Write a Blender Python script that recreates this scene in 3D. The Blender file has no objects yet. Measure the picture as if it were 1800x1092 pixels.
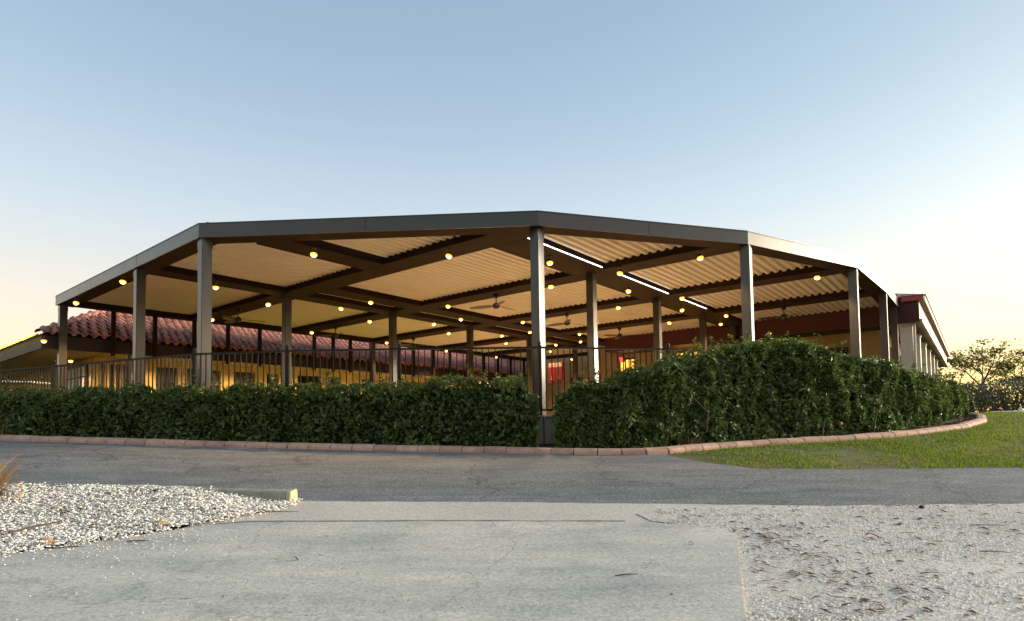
import bpy, bmesh, math, random
import numpy as np
from mathutils import Vector, Matrix

random.seed(7); rng = np.random.default_rng(7)
sc = bpy.context.scene
COL = sc.collection
R = math.radians

# ------------------------------------------------------------------ camera
cam_d = bpy.data.cameras.new('camera'); cam = bpy.data.objects.new('camera', cam_d); COL.objects.link(cam)
F_PX, PITCH, ROLL, CY = 1018.88, 0.0444, -0.0152, 697.57
cam_d.sensor_width = 36.0; cam_d.sensor_fit = 'HORIZONTAL'
cam_d.lens = F_PX / 1800 * 36
cam_d.shift_y = (CY - 546) / 1800
cam_d.clip_start = 0.05; cam_d.clip_end = 3000
_f = Vector((0, math.cos(PITCH), math.sin(PITCH))); _u = Vector((0, -math.sin(PITCH), math.cos(PITCH))); _r = Vector((1, 0, 0))
_c, _s = math.cos(ROLL), math.sin(ROLL)
rt, up = _c * _r + _s * _u, -_s * _r + _c * _u
cam.matrix_world = Matrix(((rt.x, up.x, -_f.x, 0), (rt.y, up.y, -_f.y, 0), (rt.z, up.z, -_f.z, 0), (0, 0, 0, 1)))
sc.camera = cam

# ------------------------------------------------------------------ world, sun, exposure
SUN_AZ, SUN_EL = R(76), R(8.0)
world = bpy.data.worlds.new('World'); sc.world = world; world.use_nodes = True
nt = world.node_tree; nt.nodes.clear()
sky = nt.nodes.new('ShaderNodeTexSky'); sky.sky_type = 'NISHITA'; sky.sun_disc = False
sky.sun_elevation = SUN_EL; sky.sun_rotation = SUN_AZ
sky.air_density = 1.0; sky.dust_density = 2.0; sky.ozone_density = 2.0; sky.altitude = 0
# afterglow: the hazy twilight band that lies all round the horizon, added to the clear-air sky
tcw = nt.nodes.new('ShaderNodeTexCoord'); sep = nt.nodes.new('ShaderNodeSeparateXYZ'); nt.links.new(tcw.outputs['Generated'], sep.inputs[0])
glow = nt.nodes.new('ShaderNodeValToRGB'); glow.color_ramp.interpolation = 'B_SPLINE'
GLOW = [(0.0, (1.10, .62, .16)), (.05, (1.08, .64, .26)), (.11, (1.05, .70, .52)), (.20, (.80, .67, .62)), (.32, (.55, .62, .73)), (.46, (.36, .45, .60)), (.62, (.27, .355, .52)), (1.0, (.22, .31, .44))]
while len(glow.color_ramp.elements) < len(GLOW): glow.color_ramp.elements.new(.5)
for e_, (p_, c_) in zip(glow.color_ramp.elements, GLOW): e_.position = p_; e_.color = (*c_, 1)
nt.links.new(sep.outputs['Z'], glow.inputs[0])
gs = nt.nodes.new('ShaderNodeMix'); gs.data_type = 'RGBA'; gs.blend_type = 'MULTIPLY'; gs.inputs[0].default_value = 1
gs.inputs[7].default_value = (3.0, 3.0, 3.0, 1); nt.links.new(glow.outputs[0], gs.inputs[6])
ad = nt.nodes.new('ShaderNodeMix'); ad.data_type = 'RGBA'; ad.blend_type = 'ADD'; ad.inputs[0].default_value = 1
ns = nt.nodes.new('ShaderNodeMix'); ns.data_type = 'RGBA'; ns.blend_type = 'MULTIPLY'; ns.inputs[0].default_value = 1
ns.inputs[7].default_value = (.38, .38, .26, 1); nt.links.new(sky.outputs[0], ns.inputs[6])
nt.links.new(ns.outputs[2], ad.inputs[6]); nt.links.new(gs.outputs[2], ad.inputs[7])
bg = nt.nodes.new('ShaderNodeBackground'); bg.inputs[1].default_value = 0.15
wo = nt.nodes.new('ShaderNodeOutputWorld')
nt.links.new(ad.outputs[2], bg.inputs[0]); nt.links.new(bg.outputs[0], wo.inputs[0])

sun_d = bpy.data.lights.new('sun', 'SUN'); sun = bpy.data.objects.new('sun', sun_d); COL.objects.link(sun)
sun_d.energy = 4.3; sun_d.angle = R(30); sun_d.color = (1.0, 0.87, 0.68)
sd = Vector((math.sin(SUN_AZ) * math.cos(SUN_EL), math.cos(SUN_AZ) * math.cos(SUN_EL), math.sin(SUN_EL)))
sun.rotation_euler = sd.to_track_quat('Z', 'Y').to_euler()

vs = sc.view_settings
sc.display_settings.display_device = 'sRGB'
vs.view_transform = 'Standard'; vs.look = 'None'; vs.gamma = 1.0; vs.use_curve_mapping = False
vs.exposure = 1.12
sc.cycles.use_denoising = True
sc.cycles.max_bounces = 8; sc.cycles.diffuse_bounces = 4; sc.cycles.glossy_bounces = 3
sc.cycles.transmission_bounces = 6; sc.cycles.transparent_max_bounces = 6
sc.cycles.caustics_reflective = False; sc.cycles.caustics_refractive = False
sc.cycles.sample_clamp_indirect = 4.0; sc.cycles.sample_clamp_direct = 0

# ------------------------------------------------------------------ frame of the pergola: u runs away to the right, v away to the left
A1 = -0.8970
D1 = (math.sin(A1), math.cos(A1)); D2 = (math.sin(A1 + math.pi / 2), math.cos(A1 + math.pi / 2))
ANG_U = math.atan2(D2[1], D2[0])                     # world angle of the u axis
def W(u, v, z=0.0): return Vector((u * D2[0] + v * D1[0], u * D2[1] + v * D1[1], z))
def UV(x, y): return (x * D2[0] + y * D2[1], x * D1[0] + y * D1[1])
HT, HB, DECK = 3.65, 3.41, 0.10

# ------------------------------------------------------------------ terrain height
def sm(t): t = max(0.0, min(1.0, t)); return t * t * (3 - 2 * t)
def gz(x, y):
    s = 0.08 * y if y < 13 else 1.04 + 0.24 * (1 - math.exp(-(y - 13) / 3.0))
    if y > 19: s -= 0.9 * sm((y - 19) / 25)
    if y < -2: s = -0.16
    lat = 0.028 * math.log1p(math.exp(max(-30, min(30, -max(x, -14) * 1.5)))) / 1.5
    return -1.15 + s + lat * sm((y - 3) / 5)

# ------------------------------------------------------------------ object helpers
ORG = {}
def tag(o, label=None, cat=None, group=None, kind=None):
    if label: o['label'] = label
    if cat: o['category'] = cat
    if group: o['group'] = group
    if kind: o['kind'] = kind
    return o
def thing(name, loc, label=None, cat=None, group=None, kind=None):
    o = bpy.data.objects.new(name, None); COL.objects.link(o); o.location = loc
    o.empty_display_size = 0.2
    ORG[o.name] = Vector(loc)
    return tag(o, label, cat, group, kind)
def link(name, me, m=None, parent=None, world_origin=True):
    o = bpy.data.objects.new(name, me); COL.objects.link(o)
    if m is not None and len(me.materials) == 0: me.materials.append(m)
    if parent is not None:
        o.parent = parent
        o.location = (0, 0, 0)
        ORG[o.name] = ORG[parent.name]
    else:
        ORG[o.name] = Vector((0, 0, 0))
    return o
def place(o, parent, p, rz=0.0, rx=0.0, ry=0.0):
    """put a shared-mesh part at world point p under parent"""
    base = ORG[parent.name] if parent is not None else Vector((0, 0, 0))
    o.location = Vector(p) - base
    o.rotation_euler = (rx, ry, rz)
    ORG[o.name] = Vector(p)

class MB:
    """collects vertices and faces in world space"""
    def __init__(s): s.v = []; s.f = []
    def add(s, vs_, fs_):
        n = len(s.v); s.v += [tuple(p) for p in vs_]; s.f += [tuple(i + n for i in f) for f in fs_]; return s
    def hexa(s, b, t):
        """b, t: four bottom and four top points, counter-clockwise seen from above"""
        return s.add(list(b) + list(t), [(3, 2, 1, 0), (4, 5, 6, 7), (0, 1, 5, 4), (1, 2, 6, 5), (2, 3, 7, 6), (3, 0, 4, 7)])
    def box(s, x0, x1, y0, y1, z0, z1):
        return s.hexa([(x0, y0, z0), (x1, y0, z0), (x1, y1, z0), (x0, y1, z0)], [(x0, y0, z1), (x1, y0, z1), (x1, y1, z1), (x0, y1, z1)])
    def uvbox(s, u0, u1, v0, v1, z0, z1):
        c = [(u0, v0), (u1, v0), (u1, v1), (u0, v1)]
        return s.hexa([W(a, b, z0) for a, b in c], [W(a, b, z1) for a, b in c])
    def prism(s, pts, z0, z1):
        n = len(pts)
        return s.add([(x, y, z0) for x, y in pts] + [(x, y, z1) for x, y in pts],
                     [tuple(range(n - 1, -1, -1)), tuple(range(n, 2 * n))] + [(i, (i + 1) % n, n + (i + 1) % n, n + i) for i in range(n)])
    def bar(s, a, b, w, h=None):
        """rectangular bar between two points"""
        a, b = Vector(a), Vector(b); h = h or w
        d = (b - a).normalized(); q = Vector((0, 0, 1)) if abs(d.z) < .95 else Vector((1, 0, 0))
        x = d.cross(q).normalized() * (w / 2); y = x.cross(d).normalized() * (h / 2)
        return s.hexa([a - x - y, a + x - y, a + x + y, a - x + y], [b - x - y, b + x - y, b + x + y, b - x + y])
    def tube(s, pts, rad, n=8, cap=True):
        pts = [Vector(p) for p in pts]
        rads = rad if isinstance(rad, (list, tuple)) else [rad] * len(pts)
        base = len(s.v)
        for i, p in enumerate(pts):
            d = (pts[min(i + 1, len(pts) - 1)] - pts[max(i - 1, 0)]).normalized()
            q = Vector((0, 0, 1)) if abs(d.z) < .9 else Vector((1, 0, 0))
            x = d.cross(q).normalized(); y = x.cross(d).normalized()
            for k in range(n):
                a = 2 * math.pi * k / n
                s.v.append(tuple(p + (x * math.cos(a) + y * math.sin(a)) * rads[i]))
        for i in range(len(pts) - 1):
            for k in range(n):
                k2 = (k + 1) % n
                s.f.append((base + i * n + k, base + i * n + k2, base + (i + 1) * n + k2, base + (i + 1) * n + k))
        if cap:
            s.f.append(tuple(base + k for k in range(n - 1, -1, -1)))
            s.f.append(tuple(base + (len(pts) - 1) * n + k for k in range(n)))
        return s
    def lathe(s, prof, n=12, o=(0, 0, 0), ax=None):
        """profile of (radius, height) along +z, or along direction ax"""
        o = Vector(o); M = Vector(ax).to_track_quat('Z', 'Y').to_matrix() if ax is not None else Matrix.Identity(3)
        base = len(s.v)
        for r_, h_ in prof:
            for k in range(n):
                a = 2 * math.pi * k / n
                s.v.append(tuple(o + M @ Vector((r_ * math.cos(a), r_ * math.sin(a), h_))))
        for i in range(len(prof) - 1):
            for k in range(n):
                k2 = (k + 1) % n
                s.f.append((base + i * n + k, base + i * n + k2, base + (i + 1) * n + k2, base + (i + 1) * n + k))
        return s
    def mesh(s, name, org=Vector((0, 0, 0)), smooth=False):
        me = bpy.data.meshes.new(name)
        me.from_pydata([(x - org[0], y - org[1], z - org[2]) for x, y, z in s.v], [], s.f); me.update()
        if smooth:
            me.polygons.foreach_set('use_smooth', [True] * len(me.polygons))
        return me
    def build(s, name, m, parent=None, smooth=False, bevel=0.0, seg=1):
        org = ORG[parent.name] if parent is not None else Vector((0, 0, 0))
        me = s.mesh(name, org, smooth)
        if bevel:
            bm = bmesh.new(); bm.from_mesh(me)
            bmesh.ops.recalc_face_normals(bm, faces=bm.faces)
            ed = [e for e in bm.edges if len(e.link_faces) == 2 and e.calc_face_angle(0) > 0.6]
            bmesh.ops.bevel(bm, geom=ed, offset=bevel, segments=seg, affect='EDGES', profile=0.5, clamp_overlap=True)
            bm.to_mesh(me); bm.free()
        return link(name, me, m, parent)
def np_mesh(name, co, faces_flat, nper):
    """fast mesh from numpy: co (n,3), faces all of size nper"""
    me = bpy.data.meshes.new(name)
    nv, nf = len(co), len(faces_flat) // nper
    me.vertices.add(nv); me.vertices.foreach_set('co', np.asarray(co, np.float32).ravel())
    me.loops.add(nf * nper); me.loops.foreach_set('vertex_index', np.asarray(faces_flat, np.int32))
    me.polygons.add(nf)
    me.polygons.foreach_set('loop_start', np.arange(0, nf * nper, nper, dtype=np.int32))
    me.polygons.foreach_set('loop_total', np.full(nf, nper, np.int32))
    me.update(calc_edges=True); me.validate()
    return me

# ------------------------------------------------------------------ materials
def new_mat(name):
    m = bpy.data.materials.new(name); m.use_nodes = True
    t = m.node_tree; return m, t, t.nodes['Principled BSDF']
def N(t, kind, **kw):
    n = t.nodes.new(kind)
    for k, v in kw.items():
        if k.startswith('i_'): n.inputs[k[2:].replace('_', ' ')].default_value = v
        else: setattr(n, k, v)
    return n
def ramp(t, src, stops):
    r = t.nodes.new('ShaderNodeValToRGB'); e = r.color_ramp.elements
    while len(e) < len(stops): e.new(0.5)
    for i, (p, c) in enumerate(stops):
        e[i].position = p; e[i].color = (c[0], c[1], c[2], 1)
    t.links.new(src, r.inputs[0]); return r.outputs[0]
def mixc(t, fac, a, b, mode='MIX'):
    n = t.nodes.new('ShaderNodeMix'); n.data_type = 'RGBA'; n.blend_type = mode
    for s_, v in ((0, fac), (6, a), (7, b)):
        if isinstance(v, (int, float)): n.inputs[s_].default_value = v
        elif isinstance(v, tuple): n.inputs[s_].default_value = (v[0], v[1], v[2], 1)
        else: t.links.new(v, n.inputs[s_])
    return n.outputs[2]
def noise(t, vec, scale, detail=4, rough=.6, out=0, mapscale=None):
    if mapscale:
        mp = t.nodes.new('ShaderNodeMapping'); mp.inputs['Scale'].default_value = mapscale
        t.links.new(vec, mp.inputs[0]); vec = mp.outputs[0]
    n = N(t, 'ShaderNodeTexNoise', i_Scale=scale, i_Detail=detail, i_Roughness=rough)
    t.links.new(vec, n.inputs['Vector']); return n.outputs[out]
def coords(t): return t.nodes.new('ShaderNodeTexCoord').outputs['Object']
def geo_pos(t): return t.nodes.new('ShaderNodeNewGeometry').outputs['Position']
def bump(t, b, h, strength, dist):
    n = N(t, 'ShaderNodeBump', i_Strength=strength, i_Distance=dist)
    t.links.new(h, n.inputs['Height']); t.links.new(n.outputs[0], b.inputs['Normal'])
def simple(name, c, rough=.5, metal=0.0, spec=.5, var=.15, scale=3.0, bmp=0.0, bscale=60, streak=None, fine=None):
    """procedural paint, plaster or wood: broad mottling plus fine grain"""
    m, t, b = new_mat(name)
    P = geo_pos(t)
    n1 = noise(t, P, scale, 5, .6, mapscale=streak)
    lo = tuple(x * (1 - var) for x in c); hi = tuple(min(1, x * (1 + var)) for x in c)
    col = ramp(t, n1, [(.3, lo), (.7, hi)])
    if fine:
        n2 = noise(t, P, fine, 2, .5)
        f2 = ramp(t, n2, [(.35, (.82, .82, .82)), (.65, (1.1, 1.1, 1.1))])
        col = mixc(t, 1.0, col, f2, 'MULTIPLY')
    t.links.new(col, b.inputs['Base Color'])
    b.inputs['Roughness'].default_value = rough; b.inputs['Metallic'].default_value = metal
    b.inputs['Specular IOR Level'].default_value = spec
    if var:
        rr = N(t, 'ShaderNodeMapRange', i_To_Min=max(.02, rough - .08), i_To_Max=min(1, rough + .1)); t.links.new(n1, rr.inputs[0]); t.links.new(rr.outputs[0], b.inputs['Roughness'])
    if bmp:
        bump(t, b, noise(t, P, bscale, 3, .6), bmp, .01)
    return m
def emis(name, c, strength, rough=.4):
    m, t, b = new_mat(name)
    b.inputs['Base Color'].default_value = (c[0] * .8, c[1] * .8, c[2] * .8, 1)
    lw = t.nodes.new('ShaderNodeNewGeometry')
    n = noise(t, lw.outputs['Position'], 30, 2)
    col = mixc(t, n, tuple(x * .9 for x in c), c)
    t.links.new(col, b.inputs['Emission Color']); b.inputs['Emission Strength'].default_value = strength
    b.inputs['Roughness'].default_value = rough
    return m

M = {}
M['bronze'] = simple('dark bronze powder coat', (.030, .025, .022), .40, 0, .5, .12, 2.5, .05, 220)
M['beam'] = simple('shade-darkened bronze', (.022, .011, .006), .65, 0, .10, .12, 2.5)  # same paint as the posts, darkened and dulled to hold the beams' shade
M['bronze'].node_tree.nodes['Principled BSDF'].inputs['Coat Weight'].default_value = .45
M['bronze'].node_tree.nodes['Principled BSDF'].inputs['Coat Roughness'].default_value = .15
M['louver'] = simple('beige louver paint', (.58, .53, .44), .45, 0, .4, .06, 1.5)
M['rail'] = simple('brown railing paint', (.020, .014, .011), .55, 0, .22, .15, 5)
M['fan'] = simple('black fan enamel', (.012, .011, .010), .4, 0, .5, .1, 9)
M['lamp'] = simple('lamp housing enamel', (.03, .026, .022), .4, 0, .5, .1, 9)
M['bulb'] = emis('glowing lamp lens', (1.0, .58, .14), 9)
M['amber'] = emis('amber lens halo', (1.0, .40, .02), 1.8)  # added glowing ring that stands in for the orange halo round each bulb
M['led'] = emis('white LED strip', (1.0, .95, .86), 3.2)
M['stringbulb'] = emis('yellow string bulb', (1.0, .62, .10), 1.6)
M['redlit'] = emis('red lit sign', (1.0, .04, .05), 1.6)
M['winlit'] = emis('lit window interior', (1.0, .50, .06), 1.1)
M['deckconc'] = simple('deck concrete', (.25, .215, .18), .75, 0, .3, .2, 1.2, .2, 40, fine=70)
M['wallconc'] = simple('weathered retaining concrete', (.34, .32, .29), .9, 0, .2, .3, 2.5, .3, 30, fine=60)
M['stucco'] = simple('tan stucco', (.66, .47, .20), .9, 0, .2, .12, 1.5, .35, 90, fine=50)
M['stucco_shaded'] = simple('shade-darkened tan stucco', (.30, .22, .115), .9, 0, .2, .15, 1.5, .35, 90, fine=50)  # same tan stucco with the shade under the roof put into its colour
M['soffit'] = simple('beige soffit boards', (.46, .38, .28), .8, 0, .2, .08, 1.5)
M['redfascia'] = simple('deep red fascia paint', (.050, .006, .006), .55, 0, .4, .15, 2.0)
M['redmetal'] = simple('red metal roofing', (.26, .03, .03), .4, 0, .5, .15, 2.0)
M['maroon'] = simple('maroon eave board', (.014, .004, .003), .55, 0, .4, .15, 3.0)
M['whitewash'] = simple('pale painted column', (.62, .61, .58), .6, 0, .3, .1, 3, .1, 80)
M['tanfascia'] = simple('tan side fascia', (.20, .12, .085), .6, 0, .3, .12, 3)
M['creamtrim'] = simple('cream gutter trim', (.34, .27, .19), .5, 0, .3, .08, 3)
M['frame'] = simple('dark window frame', (.035, .026, .02), .5, 0, .4, .1, 6)
M['paper'] = simple('notice paper', (.72, .70, .64), .8, 0, .2, .06, 8)
M['redcab'] = simple('glossy red enamel', (.13, .008, .008), .4, 0, .5, .1, 4)
M['palepanel'] = simple('pale panel', (.30, .20, .19), .6, 0, .3, .3, 18)
M['blackfence'] = simple('black fence paint', (.015, .015, .015), .5, 0, .4, .1, 5)
M['carpaint'] = simple('dark vehicle paint', (.02, .02, .022), .15, .2, .6, .05, 4)
M['chrome'] = simple('bright roof trim', (.8, .78, .74), .2, .8, .5, .05, 4)
M['rubber'] = simple('tyre rubber', (.02, .02, .02), .9, 0, .2, .1, 8)
M['whiteobj'] = simple('white plastic', (.75, .75, .74), .4, 0, .4, .05, 6)
M['pink'] = simple('pink petal', (.8, .14, .22), .6, 0, .3, .1, 20)
def glass_mat():
    m, t, b = new_mat('dark window glass')
    n = noise(t, geo_pos(t), 1.5, 2)
    t.links.new(ramp(t, n, [(.3, (.012, .010, .008)), (.7, (.03, .022, .016))]), b.inputs['Base Color'])
    b.inputs['Roughness'].default_value = .08; b.inputs['Specular IOR Level'].default_value = .6
    return m
M['glass'] = glass_mat()
def tile_mat():
    m, t, b = new_mat('terracotta roof tile')
    g = t.nodes.new('ShaderNodeNewGeometry'); oi = t.nodes.new('ShaderNodeObjectInfo')
    n = noise(t, g.outputs['Position'], 7, 5, .65)
    c = ramp(t, n, [(.25, (.24, .085, .06)), (.5, (.40, .165, .115)), (.75, (.52, .26, .19))])
    add = N(t, 'ShaderNodeMath', operation='ADD'); t.links.new(oi.outputs['Random'], add.inputs[0]); t.links.new(g.outputs['Random Per Island'], add.inputs[1])
    fr = N(t, 'ShaderNodeMath', operation='FRACT'); t.links.new(add.outputs[0], fr.inputs[0])
    v = ramp(t, fr.outputs[0], [(0, (.62, .60, .62)), (.5, (1, 1, 1)), (1, (1.25, 1.15, 1.1))])
    t.links.new(mixc(t, 1.0, c, v, 'MULTIPLY'), b.inputs['Base Color'])
    b.inputs['Roughness'].default_value = .5; b.inputs['Specular IOR Level'].default_value = .5
    bump(t, b, noise(t, g.outputs['Position'], 60, 3), .15, .01)
    return m
M['tile'] = tile_mat()
def leaf_mat(name, stops, rough=.45, trans=.25):
    m, t, b = new_mat(name)
    g = t.nodes.new('ShaderNodeNewGeometry')
    n = noise(t, g.outputs['Position'], 1.3, 3)
    mx = N(t, 'ShaderNodeMath', operation='MULTIPLY_ADD'); mx.inputs[1].default_value = .65
    hf = N(t, 'ShaderNodeMath', operation='MULTIPLY'); hf.inputs[1].default_value = .35
    t.links.new(n, hf.inputs[0]); t.links.new(g.outputs['Random Per Island'], mx.inputs[0]); t.links.new(hf.outputs[0], mx.inputs[2])
    c = ramp(t, mx.outputs[0], stops)
    t.links.new(c, b.inputs['Base Color'])
    b.inputs['Roughness'].default_value = rough; b.inputs['Specular IOR Level'].default_value = .45
    if trans:
        tr = t.nodes.new('ShaderNodeBsdfTranslucent'); t.links.new(c, tr.inputs[0])
        ms = t.nodes.new('ShaderNodeMixShader'); ms.inputs[0].default_value = trans
        o = t.nodes['Material Output']
        t.links.new(b.outputs[0], ms.inputs[1]); t.links.new(tr.outputs[0], ms.inputs[2]); t.links.new(ms.outputs[0], o.inputs[0])
    return m
M['hedgeleaf'] = leaf_mat('hedge leaf', [(0, (.022, .036, .010)), (.4, (.062, .102, .024)), (.75, (.145, .21, .048)), (1, (.31, .38, .095))], .45, .34)
M['grass'] = leaf_mat('lawn blade', [(0, (.08, .11, .012)), (.5, (.17, .235, .022)), (.85, (.25, .32, .04)), (1, (.36, .30, .11))], .75, .4)
M['drygrass'] = leaf_mat('dry tan grass', [(0, (.16, .09, .03)), (.5, (.34, .20, .07)), (1, (.55, .38, .18))], .7)
M['treeleaf'] = leaf_mat('sparse tree leaf', [(0, (.07, .075, .02)), (.5, (.14, .14, .035)), (1, (.22, .21, .05))], .6, .55)
M['shrubleaf'] = leaf_mat('far shrub leaf', [(0, (.05, .06, .04)), (.5, (.10, .115, .075)), (1, (.17, .18, .12))], .6)
M['bark'] = simple('bark', (.09, .065, .045), .9, 0, .2, .3, 12, .4, 50)
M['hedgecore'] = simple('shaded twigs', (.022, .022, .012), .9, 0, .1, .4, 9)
M['litter'] = leaf_mat('brown leaf litter', [(0, (.05, .025, .015)), (.5, (.14, .065, .035)), (1, (.30, .17, .09))], .8, .1)
def shell_mat():
    m, t, b = new_mat('broken white shell')
    g = t.nodes.new('ShaderNodeNewGeometry')
    c = ramp(t, g.outputs['Random Per Island'], [(0, (.40, .33, .25)), (.10, (.70, .65, .58)), (.3, (.88, .86, .81)), (1, (.95, .94, .91))])
    n = noise(t, g.outputs['Position'], 90, 2)
    t.links.new(mixc(t, 1.0, c, ramp(t, n, [(.3, (.8, .8, .8)), (.7, (1.05, 1.05, 1.05))]), 'MULTIPLY'), b.inputs['Base Color'])
    b.inputs['Roughness'].default_value = .6
    return m
M['shell'] = shell_mat()
def ground_mats():
    # aged asphalt
    m, t, b = new_mat('worn grey asphalt'); P = geo_pos(t)
    big = noise(t, P, .45, 4, .6, mapscale=(.35, 1.6, 1)); mid = noise(t, P, 3.0, 5, .7, mapscale=(.5, 1.4, 1)); fine = noise(t, P, 48, 3, .75)
    c = ramp(t, big, [(.30, (.140, .147, .153)), (.55, (.185, .195, .202)), (.75, (.232, .238, .238))])
    c = mixc(t, 1, c, ramp(t, mid, [(.3, (.68, .69, .71)), (.7, (1.22, 1.20, 1.17))]), 'MULTIPLY')
    c = mixc(t, 1, c, ramp(t, fine, [(.36, (.50, .50, .50)), (.5, (.97, .97, .97)), (.64, (1.7, 1.68, 1.62))]), 'MULTIPLY')
    sx = t.nodes.new('ShaderNodeSeparateXYZ'); t.links.new(P, sx.inputs[0])
    dm = N(t, 'ShaderNodeMath', operation='MULTIPLY_ADD'); dm.inputs[1].default_value = .10; t.links.new(sx.outputs[0], dm.inputs[0]); t.links.new(sx.outputs[1], dm.inputs[2])
    dn = N(t, 'ShaderNodeMath', operation='MULTIPLY_ADD'); dn.inputs[1].default_value = 1.6; t.links.new(mid, dn.inputs[0]); t.links.new(dm.outputs[0], dn.inputs[2])
    dr = N(t, 'ShaderNodeMapRange', i_From_Min=8.2, i_From_Max=9.6, i_To_Max=.55); t.links.new(dn.outputs[0], dr.inputs[0])
    c = mixc(t, dr.outputs[0], c, (.245, .232, .222))
    vc = N(t, 'ShaderNodeTexVoronoi', i_Scale=.55, feature='DISTANCE_TO_EDGE'); wp = noise(t, P, 2.2, 3, .6, out=1)
    va = N(t, 'ShaderNodeVectorMath', operation='MULTIPLY_ADD'); va.inputs[1].default_value = (.8, .8, 0); t.links.new(wp, va.inputs[0]); t.links.new(P, va.inputs[2]); t.links.new(va.outputs[0], vc.inputs['Vector'])
    ck = N(t, 'ShaderNodeMapRange', i_From_Min=.004, i_From_Max=.014, i_To_Min=.55, i_To_Max=0.0); t.links.new(vc.outputs['Distance'], ck.inputs[0])
    c = mixc(t, ck.outputs[0], c, (.06, .055, .05))
    t.links.new(c, b.inputs['Base Color']); b.inputs['Roughness'].default_value = .85; b.inputs['Specular IOR Level'].default_value = .3
    bump(t, b, fine, .7, .012); M['asphalt'] = m
    # tan gravelly apron
    m, t, b = new_mat('tan worn apron'); P = geo_pos(t)
    big = noise(t, P, 1.1, 4, .6); v = N(t, 'ShaderNodeTexVoronoi', i_Scale=75.0); t.links.new(P, v.inputs['Vector']); fine = noise(t, P, 160, 2)
    c = ramp(t, big, [(.3, (.54, .50, .43)), (.55, (.66, .60, .51)), (.75, (.74, .62, .48))])
    c = mixc(t, .40, c, ramp(t, v.outputs['Color'], [(0, (.14, .12, .10)), (.5, (.48, .42, .36)), (1, (.80, .75, .67))]))
    c = mixc(t, 1, c, ramp(t, fine, [(.3, (.7, .7, .7)), (.7, (1.2, 1.2, 1.2))]), 'MULTIPLY')
    t.links.new(c, b.inputs['Base Color']); b.inputs['Roughness'].default_value = .9; bump(t, b, fine, .3, .006); M['apron'] = m
    # concrete slab
    m, t, b = new_mat('old poured concrete'); P = geo_pos(t)
    big = noise(t, P, .8, 5, .65, mapscale=(1, .6, 1)); st = noise(t, P, 2.4, 5, .7, mapscale=(.35, 1.3, 1)); fine = noise(t, P, 45, 4, .7); sp = noise(t, P, 30, 2, .5)
    c = ramp(t, big, [(.28, (.42, .42, .385)), (.5, (.53, .505, .455)), (.72, (.61, .565, .485))])
    c = mixc(t, 1, c, ramp(t, st, [(.28, (.70, .72, .72)), (.5, (.98, .98, .97)), (.72, (1.20, 1.16, 1.09))]), 'MULTIPLY')
    c = mixc(t, 1, c, ramp(t, fine, [(.34, (.74, .74, .74)), (.52, (1.02, 1.02, 1.02)), (.66, (1.25, 1.23, 1.18))]), 'MULTIPLY')
    c = mixc(t, ramp(t, sp, [(.70, (0, 0, 0)), (.74, (1, 1, 1))]), c, (.12, .10, .085))
    vc = N(t, 'ShaderNodeTexVoronoi', i_Scale=.38, feature='DISTANCE_TO_EDGE'); wp = noise(t, P, 1.8, 4, .65, out=1)
    va = N(t, 'ShaderNodeVectorMath', operation='MULTIPLY_ADD'); va.inputs[1].default_value = (.7, .7, 0); t.links.new(wp, va.inputs[0]); t.links.new(P, va.inputs[2]); t.links.new(va.outputs[0], vc.inputs['Vector'])
    ck = N(t, 'ShaderNodeMapRange', i_From_Min=.001, i_From_Max=.005, i_To_Min=.35, i_To_Max=0.0); t.links.new(vc.outputs['Distance'], ck.inputs[0])
    c = mixc(t, ck.outputs[0], c, (.16, .15, .13))
    sn = noise(t, P, 1.5, 6, .7, mapscale=(1, .8, 1)); sf = ramp(t, sn, [(.56, (0, 0, 0)), (.72, (.5, .5, .5))])
    c = mixc(t, sf, c, (.27, .27, .24))
    t.links.new(c, b.inputs['Base Color']); b.inputs['Roughness'].default_value = .85; bump(t, b, fine, .35, .006); M['slab'] = m
    # crushed shell bed
    m, t, b = new_mat('crushed shell and sand'); P = geo_pos(t)
    big = noise(t, P, .9, 5, .65, mapscale=(.6, 1.2, 1)); v = N(t, 'ShaderNodeTexVoronoi', i_Scale=62.0); t.links.new(P, v.inputs['Vector']); fine = noise(t, P, 120, 3, .6); dk = noise(t, P, 5.0, 5, .75, mapscale=(.6, 1.3, 1))
    c = ramp(t, big, [(.25, (.40, .36, .31)), (.5, (.66, .61, .54)), (.75, (.84, .80, .73))])
    c = mixc(t, .6, c, ramp(t, v.outputs['Color'], [(0, (.16, .13, .10)), (.3, (.52, .47, .40)), (1, (.92, .89, .83))]))
    c = mixc(t, ramp(t, dk, [(.56, (0, 0, 0)), (.70, (1, 1, 1))]), c, (.15, .115, .09))
    c = mixc(t, 1, c, ramp(t, fine, [(.3, (.6, .6, .6)), (.7, (1.2, 1.2, 1.2))]), 'MULTIPLY')
    t.links.new(c, b.inputs['Base Color']); b.inputs['Roughness'].default_value = .9; bump(t, b, fine, .5, .012); M['shellbed'] = m
    # soil / mulch, lawn soil, far ground
    m, t, b = new_mat('dark mulch soil'); P = geo_pos(t); n = noise(t, P, 14, 6, .7)
    t.links.new(ramp(t, n, [(.3, (.018, .012, .008)), (.6, (.06, .035, .022)), (.8, (.14, .08, .05))]), b.inputs['Base Color']); b.inputs['Roughness'].default_value = .95; bump(t, b, n, 1, .05); M['soil'] = m
    m, t, b = new_mat('lawn turf'); P = geo_pos(t); n = noise(t, P, .9, 6, .75); f = noise(t, P, 30, 5, .8)
    c = ramp(t, n, [(.3, (.14, .10, .05)), (.48, (.11, .12, .025)), (.7, (.10, .17, .020))])
    c = mixc(t, 1, c, ramp(t, f, [(.3, (.5, .5, .5)), (.7, (1.3, 1.3, 1.3))]), 'MULTIPLY')
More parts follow.
